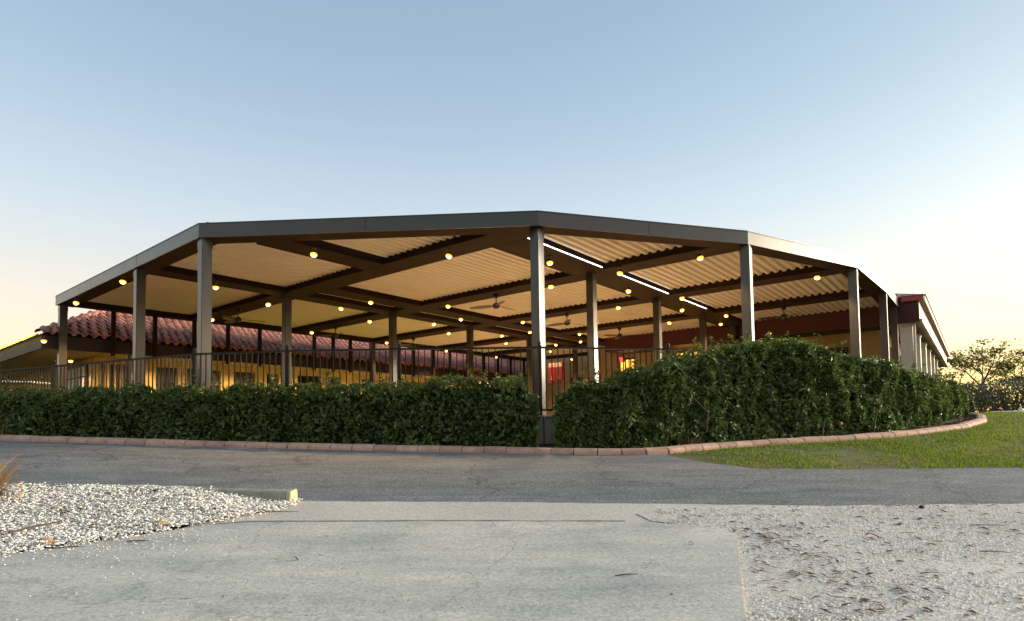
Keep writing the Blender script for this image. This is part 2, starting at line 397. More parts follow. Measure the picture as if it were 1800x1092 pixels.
    t.links.new(c, b.inputs['Base Color']); b.inputs['Roughness'].default_value = .95; bump(t, b, f, 1, .03); M['turf'] = m
    # kerb
    m, t, b = new_mat('salmon tinted kerb'); P = geo_pos(t); oi = t.nodes.new('ShaderNodeObjectInfo')
    n = noise(t, P, 6, 5, .7); f = noise(t, P, 90, 3)
    c = ramp(t, n, [(.25, (.36, .21, .155)), (.5, (.58, .36, .27)), (.75, (.66, .46, .36))])
    c = mixc(t, 1, c, ramp(t, oi.outputs['Random'], [(0, (.82, .80, .80)), (1, (1.1, 1.06, 1.04))]), 'MULTIPLY')
    c = mixc(t, 1, c, ramp(t, f, [(.3, (.75, .75, .75)), (.7, (1.15, 1.15, 1.15))]), 'MULTIPLY')
    t.links.new(c, b.inputs['Base Color']); b.inputs['Roughness'].default_value = .85; bump(t, b, f, .3, .006); M['kerb'] = m
    # mossy concrete block
    m, t, b = new_mat('weathered mossy concrete'); P = geo_pos(t); n = noise(t, P, 5, 6, .7); f = noise(t, P, 80, 3)
    c = ramp(t, n, [(.3, (.16, .165, .12)), (.5, (.27, .265, .215)), (.75, (.38, .36, .29))])
    c = mixc(t, 1, c, ramp(t, f, [(.3, (.75, .75, .75)), (.7, (1.15, 1.15, 1.15))]), 'MULTIPLY')
    t.links.new(c, b.inputs['Base Color']); b.inputs['Roughness'].default_value = .9; bump(t, b, f, .3, .006); M['moss'] = m
ground_mats()
M['yellowpaint'] = simple('worn yellow paint', (.40, .38, .22), .7, 0, .3, .3, 14, .2, 60)

# ================================================================== SETTING
def sheet(name, pts, dz, m, step=.5, bumpf=None, skirt=0.0, jitter=0.0):
    """polygon in plan, cut by a grid and dropped on the terrain"""
    bm = bmesh.new()
    P = []
    for i, p in enumerate(pts):
        q = pts[(i + 1) % len(pts)]
        L = math.hypot(q[0] - p[0], q[1] - p[1]); k = max(1, int(L / .12)) if jitter and L < 9 else 1
        for j in range(k):
            a = j / k; x = p[0] + (q[0] - p[0]) * a; y = p[1] + (q[1] - p[1]) * a
            if jitter: x += random.uniform(-jitter, jitter) * .5; y += random.uniform(-jitter, jitter)
            P.append((x, y))
    bm.faces.new([bm.verts.new((x, y, 0)) for x, y in P])
    bmesh.ops.triangulate(bm, faces=bm.faces[:])
    xs = [p[0] for p in P]; ys = [p[1] for p in P]
    for ax, lo, hi in ((0, min(xs), max(xs)), (1, min(ys), max(ys))):
        k = math.ceil(lo / step)
        while k * step < hi:
            co = (k * step, 0, 0) if ax == 0 else (0, k * step, 0); no = (1, 0, 0) if ax == 0 else (0, 1, 0)
            bmesh.ops.bisect_plane(bm, geom=bm.verts[:] + bm.edges[:] + bm.faces[:], plane_co=co, plane_no=no)
            k += 1
    for v in bm.verts:
        v.co.z = gz(v.co.x, v.co.y) + dz + (bumpf(v.co.x, v.co.y) if bumpf else 0)
    bmesh.ops.recalc_face_normals(bm, faces=bm.faces)
    if sum(f.normal.z for f in bm.faces) < 0: bmesh.ops.reverse_faces(bm, faces=bm.faces[:])
    if skirt:
        be = [e for e in bm.edges if e.is_boundary]
        r_ = bmesh.ops.extrude_edge_only(bm, edges=be)
        for v in r_['geom']:
            if isinstance(v, bmesh.types.BMVert): v.co.z -= skirt
    me = bpy.data.meshes.new(name); bm.to_mesh(me); bm.free()
    o = link(name, me, m); tag(o, kind='structure'); return o

# ---- base terrain: one sheet to the horizon
xs = np.concatenate([-np.geomspace(900, 30, 14), np.arange(-28, 29, 1.0), np.geomspace(30, 900, 14)])
ys = np.concatenate([-np.geomspace(300, 4, 8), np.arange(-3, 46, 1.0), np.geomspace(48, 1500, 14)])
co = [(x, y, gz(x, y) - .05) for y in ys for x in xs]
nx = len(xs); fl = []
for j in range(len(ys) - 1):
    for i in range(nx - 1):
        a = j * nx + i; fl += [a, a + 1, a + 1 + nx, a + nx]
tag(link('ground', np_mesh('ground', co, fl, 4), M['turf']), kind='structure')

KERB = [(-26, 12.6), (-18, 11.1), (-12, 10.02), (-8.41, 9.52), (-6.36, 9.26), (-4.43, 9.03), (-2.61, 8.87), (-.87, 8.76), (.41, 8.60), (1.15, 8.40), (1.75, 8.33), (2.2, 8.45), (2.6, 8.68), (3.56, 9.10), (4.62, 9.44), (5.65, 9.72), (7.09, 10.36), (8.83, 11.42), (10.17, 12.59), (11.3, 14.0), (11.9, 15.6), (12.6, 17.2)]
ROADN = [(-26, 6.6), (-12, 6.1), (-5.05, 5.73), (-3.34, 5.66), (-1.98, 5.32), (-.01, 5.23), (1.37, 5.08), (2.38, 4.95), (4.29, 4.91), (9, 4.9), (26, 5.0)]
ROADF = [(26, 7.0), (12, 6.75), (5.92, 6.75), (3.98, 6.82), (2.89, 6.95), (2.5, 7.45), (2.25, 8.0), (2.15, 8.35)]
k_in = [(x, y + .1) for x, y in KERB if x < 1.9]
sheet('road', ROADN + ROADF + k_in[::-1], 0.0, M['asphalt'], 1.0, jitter=.025, skirt=.03)
sheet('lawn', [(26, 6.6), (12, 6.4), (5.92, 6.4), (3.98, 6.5), (2.6, 6.7), (2.2, 7.4), (1.95, 8.1), (1.9, 8.5)] + [(x, y + .05) for x, y in KERB if x > 2.0] + [(13.5, 19), (26, 19)], -.008, M['turf'], 1.0)
sheet('planting_bed', [(x, y + .05) for x, y in KERB] + [(14, 18.5), (11, 16.6), (8.1, 13.0), (4.8, 11.1), (.5, 10.1), (-5.4, 10.2), (-10.9, 12.5), (-18, 16), (-26, 17)], .03, M['soil'], 1.0)
sheet('apron', [(-2.6, 4.35), (-2.1, 5.36), (-.01, 5.26), (1.37, 5.11), (2.6, 4.97), (2.6, 4.2), (1.2, 4.1)], .007, M['apron'], .5, jitter=.01)
def mound(x, y):
    return .085 * sm((y - 4.3) / 1.1) * sm((-1.95 - x) / 1.0) + .015
sheet('shell_bed_by_kerb', [(-1.98, 5.30), (-2.02, 5.14), (-2.3, 4.78), (-2.83, 4.32), (-3.33, 3.97), (-4.6, 3.1), (-6.5, 2.4), (-12, 2.4), (-12, 6.0), (-5.05, 5.64), (-3.34, 5.58)], .004, M['shellbed'], .25, bumpf=mound, jitter=.03)
sheet('shell_drive', [(1.05, 4.52), (1.0, 4.75), (1.25, 5.0), (2.38, 4.93), (4.29, 4.89), (9, 4.88), (26, 4.9), (26, -4), (.0, -4), (.55, .6), (1.05, 2.72), (1.30, 3.44), (1.53, 4.07), (1.35, 4.3)], .012, M['shellbed'], .5, jitter=.03)
sheet('concrete_drive', [(-3.6, 3.55), (-3.33, 3.80), (-2.83, 4.14), (-2.3, 4.50), (-2.07, 4.57), (-.46, 4.54), (.85, 4.46), (1.25, 4.32), (1.45, 4.19), (1.55, 4.07), (1.32, 3.44), (1.06, 2.72), (.5, .6), (.2, -3.5), (-6.5, -3.5), (-5.2, 2.2)], .030, M['slab'], .5, skirt=.045)

sheet('slab_joint', [(-2.3, 4.485), (-2.07, 4.553), (-.46, 4.522), (.85, 4.442), (.85, 4.462), (-.46, 4.542), (-2.07, 4.573), (-2.3, 4.505)], .034, M['wallconc'], .5, jitter=.006)
# ---- kerb of cut concrete segments
kerb = thing('kerb_edging', (0, 8.6, gz(0, 8.6)), kind='structure')
def poly_walk(pts, step):
    out = []; acc = 0.0; out.append((Vector(pts[0]), None)); rest = step
    for a, b in zip(pts[:-1], pts[1:]):
        a, b = Vector(a), Vector(b); L = (b - a).length; pos = 0.0
        while pos + rest <= L:
            pos += rest; out.append((a + (b - a) * (pos / L), None)); rest = step
        rest -= (L - pos)
    return [p for p, _ in out]
kp = poly_walk(KERB[1:], .335)
prof = [(-.10, -.06), (-.10, .025), (-.085, .055), (-.03, .078), (.05, .080), (.09, .055), (.09, -.06)]
def kerb_mesh(L):
    mb = MB(); n = len(prof)
    for sx in (-L / 2, L / 2):
        for (d, z) in prof: mb.v.append((sx, d, z))
    mb.f += [tuple(range(n)), tuple(range(2 * n - 1, n - 1, -1))] + [(i, n + i, n + (i + 1) % n, (i + 1) % n) for i in range(n)]
    me = mb.mesh('kerb_block'); me.materials.append(M['kerb'])
    bm = bmesh.new(); bm.from_mesh(me); bmesh.ops.recalc_face_normals(bm, faces=bm.faces)
    bmesh.ops.bevel(bm, geom=[e for e in bm.edges if abs((e.verts[0].co - e.verts[1].co).x) < 1e-5], offset=.008, segments=1, affect='EDGES'); bm.to_mesh(me); bm.free()
    return me
kme = [kerb_mesh(.327), kerb_mesh(.322), kerb_mesh(.330)]
for i in range(len(kp) - 1):
    a, b = kp[i], kp[i + 1]; c = (a + b) / 2; d = b - a
    o = link('kerb_block', random.choice(kme), None, kerb)
    za, zb = gz(a.x, a.y), gz(b.x, b.y)
    place(o, kerb, (c.x, c.y, gz(c.x, c.y) + random.uniform(-.006, .006)), math.atan2(d.y, d.x) + random.uniform(-.015, .015), 0, -math.atan2(zb - za, d.length))

# ---- deck plinth
deck_pts = [(-22, 18.2), (-16, 14.6), (-10.87, 12.15), (-9.0, 11.3), (-5.45, 9.80), (-2, 9.55), (.5, 9.55), (4.9, 10.85), (8.15, 12.75), (10.7, 15.6), (12.2, 17.4)]
far = [tuple(W(24, 1.0)[:2]), tuple(W(30, 14)[:2]), tuple(W(30, 30)[:2]), tuple(W(4, 34)[:2]), tuple(W(-2, 27)[:2])]
deck = MB(); deck.prism(deck_pts + far, -.9, DECK)
tag(deck.build('deck', M['deckconc']), kind='structure')
wall = thing('retaining_wall', (.5, 9.5, -.45), 'low grey concrete retaining wall behind the gap between the two hedges', 'wall')
for a, b in zip(deck_pts[:-1], deck_pts[1:]):
    a3, b3 = Vector((a[0], a[1], 0)), Vector((b[0], b[1], 0)); d = (b3 - a3).normalized(); n = Vector((d.y, -d.x, 0))
    mb = MB(); t = .09
    q = [a3, a3 + n * t, b3 + n * t, b3]
    mb.prism([(p.x, p.y) for p in q][::-1], -.9, DECK - .035); mb.build('wall_panel', M['wallconc'], wall)
    mb = MB(); q = [a3 - n * .15, a3 + n * (t + .03), b3 + n * (t + .03), b3 - n * .15]
    mb.prism([(p.x, p.y) for p in q][::-1], DECK - .034, DECK + .012); mb.build('coping', M['wallconc'], wall, bevel=.008)

# ================================================================== PERGOLA
OUT = [(4.54, 19.64), (4.54, 10.77), (8.05, 5.79), (11.62, 3.33), (15.15, 1.97), (18.79, 1.77), (21.83, 1.74)]
pergola = thing('pergola', W(8.2, 5.9, DECK), 'large dark bronze louvered pergola with faceted front standing on the raised deck', 'pergola')
def offset_line(pts, d):
    """offset an open polyline to its left (inside) by d"""
    P = [Vector(p) for p in pts]; res = []
    nrm = []
    for a, b in zip(P[:-1], P[1:]):
        t = (b - a).normalized(); nrm.append(Vector((-t.y, t.x)))
    for i, p in enumerate(P):
        if i == 0: res.append(p + nrm[0] * d)
        elif i == len(P) - 1: res.append(p + nrm[-1] * d)
        else:
            m_ = (nrm[i - 1] + nrm[i]); m_ /= m_.dot(nrm[i]); res.append(p + m_ * d)
    return [tuple(p) for p in res]
INN = offset_line(OUT, .40)
def uvprism(pts, z0, z1):
    mb = MB(); q = [W(u, v) for u, v in pts]; mb.prism([(p.x, p.y) for p in q], z0, z1); return mb
for i in range(len(OUT) - 1):
    FI = offset_line(OUT, .02)
    uvprism([OUT[i], OUT[i + 1], FI[i + 1], FI[i]], HB - .006, HT).build('fascia_board', M['bronze'], pergola)
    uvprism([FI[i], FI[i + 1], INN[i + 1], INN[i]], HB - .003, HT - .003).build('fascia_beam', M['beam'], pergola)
    # thin gutter lip on top of each facet
    lip = offset_line(OUT, -.008); lip2 = offset_line(OUT, .03)
    uvprism([lip[i], lip[i + 1], lip2[i + 1], lip2[i]], HT + .001, HT + .018).build('gutter_lip', M['bronze'], pergola)
# bolted splice plates where two lengths of fascia meet
for i, (a, b) in enumerate(zip(OUT[:-1], OUT[1:])):
    L = math.hypot(b[0] - a[0], b[1] - a[1]); nrm_ = ((b[1] - a[1]) / L, -(b[0] - a[0]) / L); tn = ((b[0] - a[0]) / L, (b[1] - a[1]) / L)
    for k in range(1, max(2, round(L / 3.2))):
        c = L * k / max(2, round(L / 3.2)); p0 = (a[0] + tn[0] * (c - .003), a[1] + tn[1] * (c - .003)); p1 = (a[0] + tn[0] * (c + .003), a[1] + tn[1] * (c + .003))
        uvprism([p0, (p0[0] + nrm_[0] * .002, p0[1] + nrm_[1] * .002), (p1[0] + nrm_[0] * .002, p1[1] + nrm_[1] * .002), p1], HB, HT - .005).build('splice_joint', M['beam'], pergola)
def inner_u(v, ua, ub):
    """u interval inside the inner outline at height v, clipped to [ua, ub]"""
    lo = INN[1][0]
    for (u0, v0), (u1, v1) in zip(INN[1:-1], INN[2:]):
        if min(v0, v1) <= v <= max(v0, v1) and abs(v1 - v0) > 1e-6:
            lo = max(lo, u0 + (u1 - u0) * (v - v0) / (v1 - v0))
    if v < min(p[1] for p in INN): return None
    a, b = max(ua, lo), ub
    return (a, b) if b - a > .08 else None
def v_start(u):
    for (u0, v0), (u1, v1) in zip(OUT[1:-1], OUT[2:]):
        if u0 <= u <= u1: return v0 + (v1 - v0) * (u - u0) / (u1 - u0)
    return OUT[-1][1]
CROSS = [(7.88, 8.50), (11.38, 12.00), (14.94, 15.56), (18.50, 19.12), (21.90, 22.50)]
VEND = 19.20
for i, (a, b) in enumerate(CROSS):
    v0 = v_start(a) + .12 if i < 4 else 12.3
    if i == 0: v0 = 6.05
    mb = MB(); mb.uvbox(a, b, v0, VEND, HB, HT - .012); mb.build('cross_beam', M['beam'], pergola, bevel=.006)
SEGS = [(8.50, 11.38), (12.00, 14.94), (15.56, 18.50), (19.12, 21.84)]
for a, b in SEGS:
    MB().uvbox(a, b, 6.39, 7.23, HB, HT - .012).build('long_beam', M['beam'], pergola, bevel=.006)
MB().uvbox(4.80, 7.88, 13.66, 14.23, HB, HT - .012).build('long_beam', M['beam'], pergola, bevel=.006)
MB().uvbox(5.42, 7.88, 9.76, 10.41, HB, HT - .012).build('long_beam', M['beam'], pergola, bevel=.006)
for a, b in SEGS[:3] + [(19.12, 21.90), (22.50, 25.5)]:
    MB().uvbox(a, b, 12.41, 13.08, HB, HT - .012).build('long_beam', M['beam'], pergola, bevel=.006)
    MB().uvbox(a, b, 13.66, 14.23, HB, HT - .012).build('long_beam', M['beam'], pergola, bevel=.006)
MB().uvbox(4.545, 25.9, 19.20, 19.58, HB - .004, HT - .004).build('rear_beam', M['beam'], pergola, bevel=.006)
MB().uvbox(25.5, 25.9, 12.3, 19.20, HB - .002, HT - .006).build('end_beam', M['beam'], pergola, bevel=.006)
# ---- posts (near corner u, v)
PS = .18
POSTS = [(8.12, 5.85), (4.58, 10.72), (11.63, 3.32), (15.16, 1.99), (18.81, 1.79), (4.58, 13.83), (4.58, 19.38), (7.90, 13.68), (11.40, 13.70), (14.97, 13.80), (18.55, 13.85), (21.95, 13.85),
         (11.40, 6.70), (14.97, 6.72), (18.55, 6.76), (21.62, 6.76), (14.95, 19.26), (21.40, 1.78)]
def post_mesh():
    mb = MB(); mb.box(0, PS, 0, PS, 0, HB - .003 - DECK)
    me = mb.mesh('post'); bm = bmesh.new(); bm.from_mesh(me)
    bmesh.ops.bevel(bm, geom=[e for e in bm.edges if abs(e.verts[0].co.z - e.verts[1].co.z) > 1], offset=.008, segments=2, affect='EDGES'); bm.to_mesh(me); bm.free()
    me.materials.append(M['bronze']); return me
def sleeve_mesh(h0, h1, e):
    mb = MB(); mb.box(-e, PS + e, -e, PS + e, h0, h1); me = mb.mesh('collar'); me.materials.append(M['bronze']); return me
pm, cm, fm = post_mesh(), sleeve_mesh(HB - DECK - .17, HB - DECK - .06, .004), sleeve_mesh(0, .012, .05)
for u, v in POSTS:
    o = link('post', pm, None, pergola); place(o, pergola, W(u, v, DECK), ANG_U)
    c = link('collar', cm, None, o); c.location = (0, 0, 0); c = link('base_plate', fm, None, o); c.location = (0, 0, 0)
# short rear struts between the rear beam and the tiled eave
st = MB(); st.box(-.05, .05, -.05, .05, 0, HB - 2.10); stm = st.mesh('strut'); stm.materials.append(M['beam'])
for u in (5.85, 6.94, 8.08, 9.15, 10.25, 11.32, 12.39, 13.22, 14.01, 16.1, 17.35, 18.56, 19.64, 20.85, 22.08, 23.18, 24.25, 25.43):
    place(link('strut', stm, None, pergola), pergola, W(u, 19.42, 2.10), ANG_U)
# ---- louvers: one blade each
PITCH_L = .19
def blade_pts(v):
    return [(v, 3.600), (v + .045, 3.596), (v + .085, 3.545), (v + .150, 3.538), (v + .184, 3.598), (v + .184, 3.612), (v, 3.615)]
bands = [(4.94, 7.88), (8.50, 11.38), (12.00, 14.94), (15.56, 18.50), (19.12, 21.86), (22.50, 25.5)]
blades = []
for bi, (ua, ub) in enumerate(bands):
    if bi == 0: spans = [(6.0, 9.76), (10.41, 13.66), (14.23, 19.20)]
    elif bi == 5: spans = [(14.23, 19.20)]
    else: spans = [(2.0, 6.39), (7.23, 12.41), (13.08, 13.66), (14.23, 19.20)]
    for va, vb in spans:
        n = int((vb - va) / PITCH_L)
        off = va + ((vb - va) - n * PITCH_L) / 2
        for k in range(n):
            v = off + k * PITCH_L
            r1, r2 = inner_u(v, ua, ub), inner_u(v + .186, ua, ub)
            if not r1 and not r2: continue
            r1 = r1 or r2; r2 = r2 or r1
            blades.append((v, r1, r2, ub))
blades.sort(key=lambda b: (W(b[3] - 1.4, b[0]).length))
def blade_geo(mb, v, r1, r2, org=Vector((0, 0, 0))):
    P = blade_pts(v); a0, a1 = r1[0], r2[0]; b0, b1 = r1[1], r2[1]
    L = []; Rr = []
    for (pv, z) in P:
        t = (pv - v) / .186
        L.append(W(a0 + (a1 - a0) * t, pv, z) - org); Rr.append(W(b0 + (b1 - b0) * t, pv, z) - org)
    n = len(P)
    mb.add(L + Rr, [tuple(range(n)), tuple(range(2 * n - 1, n - 1, -1))] + [(i, n + i, n + (i + 1) % n, (i + 1) % n) for i in range(n)])
rest = MB(); shared = {}
for i, (v, r1, r2, ub) in enumerate(blades):
    if i < 290:
        full = abs(r1[0] - r2[0]) < 1e-6
        if full:
            key = round(r1[1] - r1[0], 3)
            if key not in shared:
                mb = MB(); org = W(r1[0], v, 0); blade_geo(mb, v, r1, r2, org)
                # stored in world orientation, so copies only translate
                me = mb.mesh('louver'); me.materials.append(M['louver']); shared[key] = me
            o = link('louver', shared[key], None, pergola); place(o, pergola, W(r1[0], v, 0))
        else:
            mb = MB(); blade_geo(mb, v, r1, r2); mb.build('louver', M['louver'], pergola)
    else:
        blade_geo(rest, v, r1, r2)
tag(rest.build('louver_field', M['louver'], pergola), kind='stuff')
# ---- LED strip along the long front beam
for a, b in ((8.47, 11.28), (12.08, 14.86), (15.68, 17.7)):
    MB().uvbox(a, b, 6.368, 6.387, HB + .012, HB + .026).build('led_strip', M['led'], pergola)
# ---- roof vents
for (u, v) in ((11.75, 3.75), (4.72, 10.80)):
    p = W(u, v, HT); mb = MB()
    mb.lathe([(.035, 0), (.03, .04), (.05, .045), (.055, .065), (.035, .08), (.001, .085)], 10, p); mb.build('vent_cap', M['fan'], pergola, smooth=True)

# ---- spotlights under the beams
def lamp_meshes():
    a = MB(); a.lathe([(.001, 0), (.045, -.001), (.045, -.018), (.012, -.022), (.012, -.06), (.001, -.062)], 10)
    h = MB(); h.lathe([(.016, .065), (.032, .060), (.042, .026), (.047, -.005), (.042, -.005), (.036, .02)], 12)
    g = MB(); g.lathe([(.044, .004), (.062, -.008), (.067, -.030), (.052, -.044)], 12)
    l = MB(); l.lathe([(.049, -.038), (.043, -.055), (.022, -.068), (.001, -.073)], 12)
    out = []
    for mb, nm, mt in ((a, 'mount', 'lamp'), (h, 'hood', 'lamp'), (l, 'lens', 'bulb'), (g, 'glow_rim', 'amber')):
        me = mb.mesh(nm, smooth=True); me.materials.append(M[mt]); out.append(me)
    return out
LM = lamp_meshes()
LAMP_W = 330.0
spot = bpy.data.lights.new('spotlight_beam', 'SPOT'); spot.energy = LAMP_W; spot.color = (1.0, .66, .31); spot.spot_size = R(118); spot.spot_blend = .5; spot.shadow_soft_size = .05
weak = spot.copy(); weak.energy = 150; weak.spot_size = R(160); porch = spot.copy(); porch.energy = 28
def lamp(p, label, group, tilt=(0, 0), lt=None):
    t = thing('spotlight', p, label, 'light', group)
    link('mount', LM[0], None, t)
    for k in (1, 2, 3):
        o = link(('', 'hood', 'lens', 'glow_rim')[k], LM[k], None, t); o.location = (0, 0, -.115); o.rotation_euler = (tilt[0], tilt[1], 0)
    lo = bpy.data.objects.new('lamp_light', lt or spot); COL.objects.link(lo); lo.parent = t; lo.location = (0, 0, -.195)
    return t
ords = ['nearest', 'second', 'third', 'fourth', 'fifth']
CB = ['first cross beam', 'second cross beam', 'third cross beam', 'fourth cross beam', 'fifth cross beam']
for bi, (u, vl) in enumerate(((8.03, (7.93, 14.78, 18.08)), (11.48, (4.24, 6.04, 7.91, 11.40, 14.90, 18.15)), (14.96, (2.76, 6.05, 7.96, 11.45, 14.86, 18.34)), (18.48, (6.03, 7.92, 11.47, 15.04, 18.50)), (22.02, (15.25, 18.55)))):
    for k, v in enumerate(vl):
        lamp(W(u, v, HB), 'lit warm spotlight under the ' + CB[bi] + ', ' + (['nearest the road', 'second from the road', 'third from the road', 'fourth from the road', 'fifth from the road'][k] if k < len(vl) - 1 else 'farthest from the road'), 'spotlights under the pergola beams', (random.uniform(-.25, .05), random.uniform(-.3, .3)))
for nm, v, ul in (('long beam with the white LED strip', 6.73, (9.74, 13.22, 16.62, 20.0)), ('short beam in the left front corner bay', 9.79, (6.24,)), ('nearer beam of the middle pair', 12.55, (9.71, 13.20, 16.81, 20.27)), ('farther beam of the middle pair', 13.82, (6.22, 9.67, 13.23, 16.74, 20.35)), ('outer left fascia', None, (14.76, 18.11))):
    for k, a in enumerate(ul):
        p = W(4.62, a, HB - .003) if v is None else W(a, v, HB)
        lamp(p, 'lit spotlight under the ' + nm + (', ' + ords[k] + ' to the road' if len(ul) > 1 and k == 0 else (', ' + ords[k] + ' from its front end' if len(ul) > 1 else '')), 'spotlights under the pergola beams', (random.uniform(-.25, .05), random.uniform(-.3, .3)))
lamp(W(25.6, 16.4, HB - .002), 'lit warm spotlight on the end beam beyond the red panel', 'spotlights under the pergola beams')

# ---- ceiling fans
def fan_meshes():
    c = MB(); c.lathe([(.001, 0), (.075, 0), (.075, -.05), (.05, -.09), (.018, -.10)], 12); c.lathe([(.014, -.09), (.014, -.24)], 8)
    m_ = MB(); m_.lathe([(.014, -.22), (.055, -.235), (.095, -.27), (.10, -.33), (.07, -.36), (.05, -.375), (.001, -.38)], 14)
    b = MB(); n = 9; tp = []; bt = []
    for i in range(n):
        t = i / (n - 1); r = .09 + .64 * t; w = .055 + .045 * math.sin(math.pi * min(1, t * 1.1)) * (1 - .25 * t) if i else .03
        if i == n - 1: w = .045
        z = -.305 - .02 * t
        for s_ in (-1, 1):
            tp.append((r, s_ * w, z + s_ * w * .22 + .005)); bt.append((r, s_ * w, z + s_ * w * .22 - .004))
    f = []
    for i in range(n - 1):
        a = 2 * i; f += [(a, a + 2, a + 3, a + 1), (2 * n + a + 1, 2 * n + a + 3, 2 * n + a + 2, 2 * n + a), (a, 2 * n + a, 2 * n + a + 2, a + 2), (a + 1, a + 3, 2 * n + a + 3, 2 * n + a + 1)]
    f += [(2 * n - 2, 4 * n - 2, 4 * n - 1, 2 * n - 1), (0, 1, 2 * n + 1, 2 * n)]
    b.add(tp + bt, f)
    out = []
    for mb, nm in ((c, 'downrod'), (m_, 'motor'), (b, 'blade')):
        me = mb.mesh(nm, smooth=(nm != 'blade')); me.materials.append(M['fan']); out.append(me)
    return out
FM = fan_meshes()
for (u, v, a0, lb) in ((8.12, 16.63, .4, 'under the first cross beam, behind the left corner post'), (11.72, 9.85, 2.9, 'under the second cross beam, in the middle of the picture'), (11.80, 17.2, 1.1, 'under the second cross beam, in front of the tiled roof'),
                       (15.30, 9.95, .5, 'under the third cross beam, just right of the front post'), (15.45, 17.3, 2.0, 'under the third cross beam, near the tiled roof'), (18.95, 10.05, 1.6, 'under the fourth cross beam, above the red exit sign'), (18.98, 4.46, .75, 'under the fourth cross beam, in the right hand bay')):
    t = thing('ceiling_fan', W(u, v, HB), 'black three-bladed ceiling fan ' + lb, 'fan', 'ceiling fans under the pergola')
    link('downrod', FM[0], None, t); link('motor', FM[1], None, t)
    for k in range(3):
        o = link('blade', FM[2], None, t); o.rotation_euler = (0, 0, a0 + k * 2 * math.pi / 3)

# ================================================================== RAILING
RAILP = [(-19, 15.95), (-14.6, 13.95), (-10.87, 12.25), (-9.04, 11.42), (-6.97, 10.53), (-5.42, 9.88), (-3.75, 9.66), (-1.87, 9.62), (.47, 9.68), (2.78, 10.22), (4.80, 10.93), (8.10, 12.86), (10.55, 15.6)]
railing = thing('railing', (.47, 9.68, DECK), 'brown metal railing with thin upright bars along the edge of the deck', 'railing')
RT_ = 1.25
ball = MB(); ball.box(-.008, .008, -.008, .008, DECK + .10, RT_ - .02); bmh = ball.mesh('baluster'); bmh.materials.append(M['rail'])
rp = MB(); rp.box(-.028, .028, -.028, .028, DECK, RT_ + .03); rpm = rp.mesh('rail_post'); rpm.materials.append(M['rail'])
rc = MB(); rc.lathe([(.001, .0), (.034, .004), (.036, .012), (.02, .02), (.03, .04), (.032, .055), (.02, .075), (.001, .08)], 10); rcm = rc.mesh('finial', smooth=True); rcm.materials.append(M['rail'])
nb = 0; loose = MB()
for a, b in zip(RAILP[:-1], RAILP[1:]):
    a3, b3 = Vector((*a, 0)), Vector((*b, 0)); d = (b3 - a3); L = d.length; d.normalize(); ang = math.atan2(d.y, d.x)
    MB().bar(a3 + Vector((0, 0, RT_)), b3 + Vector((0, 0, RT_)), .045, .03).build('top_rail', M['rail'], railing)
    MB().bar(a3 + Vector((0, 0, DECK + .10)), b3 + Vector((0, 0, DECK + .10)), .03, .03).build('bottom_rail', M['rail'], railing)
    n = int(L / .105)
    npost = max(1, round(L / 1.75))
    for k in range(npost):
        p = a3 + d * (L * k / npost)
        o = link('rail_post', rpm, None, railing); place(o, railing, (p.x, p.y, 0), ang)
        c = link('finial', rcm, None, o); c.location = (0, 0, RT_ + .03)
    for k in range(1, n):
        p = a3 + d * (L * k / n)
        if nb < 295 and (p.x > -15.5 and p.x < 6.5):
            o = link('baluster', bmh, None, railing); place(o, railing, (p.x, p.y, 0), ang); nb += 1
        else:
            loose.bar((p.x, p.y, DECK + .1), (p.x, p.y, RT_ - .02), .016)
tag(loose.build('far_balusters', M['rail'], railing), kind='stuff')

# ================================================================== TILED CLUBHOUSE (left and rear)
club = thing('clubhouse', W(5.9, 21.2, DECK), 'tan stucco clubhouse wing with terracotta barrel tile roof behind the deck', 'building')
OPEN = [(6.07, 6.18), (6.30, 6.42), (6.47, 6.60), (6.66, 6.78), (7.64, 8.27), (8.60, 8.98), (9.33, 9.74), (10.21, 11.02), (11.48, 11.98), (12.78, 13.84), (14.32, 14.82), (15.9, 16.6), (17.95, 19.38), (20.6, 21.4), (22.6, 23.6)]
TOPW = 2.03; WV = 21.2
edges = [5.9] + [x for o in OPEN for x in o] + [26.2]
for a, b in zip(edges[0::2], edges[1::2]):
    MB().uvbox(a, b, WV, WV + .2, -.5, TOPW).build('wall_pier', M['stucco'], club)
MB().uvbox(5.9, 26.2, WV - .004, WV + .2, TOPW + .001, 2.30).build('wall_lintel', M['stucco'], club)
MB().uvbox(5.9, 6.1, WV + .2, 36, -.5, 2.30).build('side_wall', M['stucco'], club)
for a, b in OPEN:
    f = MB().uvbox(a, b, WV + .12, WV + .17, DECK, TOPW).build('window', M['frame'], club)
    w = .035
    if b - a > .3:
        pn = 2 if b - a > .6 else 1
        for k in range(pn):
            x0 = a + (b - a) * k / pn + w; x1 = a + (b - a) * (k + 1) / pn - w
            MB().uvbox(x0, x1, WV + .105, WV + .118, DECK + .05, TOPW - .05).build('pane', M['glass'], f)
    else:
        MB().uvbox(a + .015, b - .015, WV + .105, WV + .118, DECK + .05, TOPW - .03).build('pane', M['glass'], f)
MB().uvbox(4.32, 27, 19.70, WV, 2.235, 2.26).build('soffit', M['soffit'], club)
MB().uvbox(4.32, 5.9, WV, 36, 2.235, 2.26).build('soffit', M['soffit'], club)
MB().uvbox(4.25, 27, 19.62, 19.70, 2.20, 2.60).build('eave_board', M['maroon'], club)
MB().uvbox(4.25, 4.32, 19.70, 36, 2.20, 2.56).build('eave_board', M['maroon'], club)
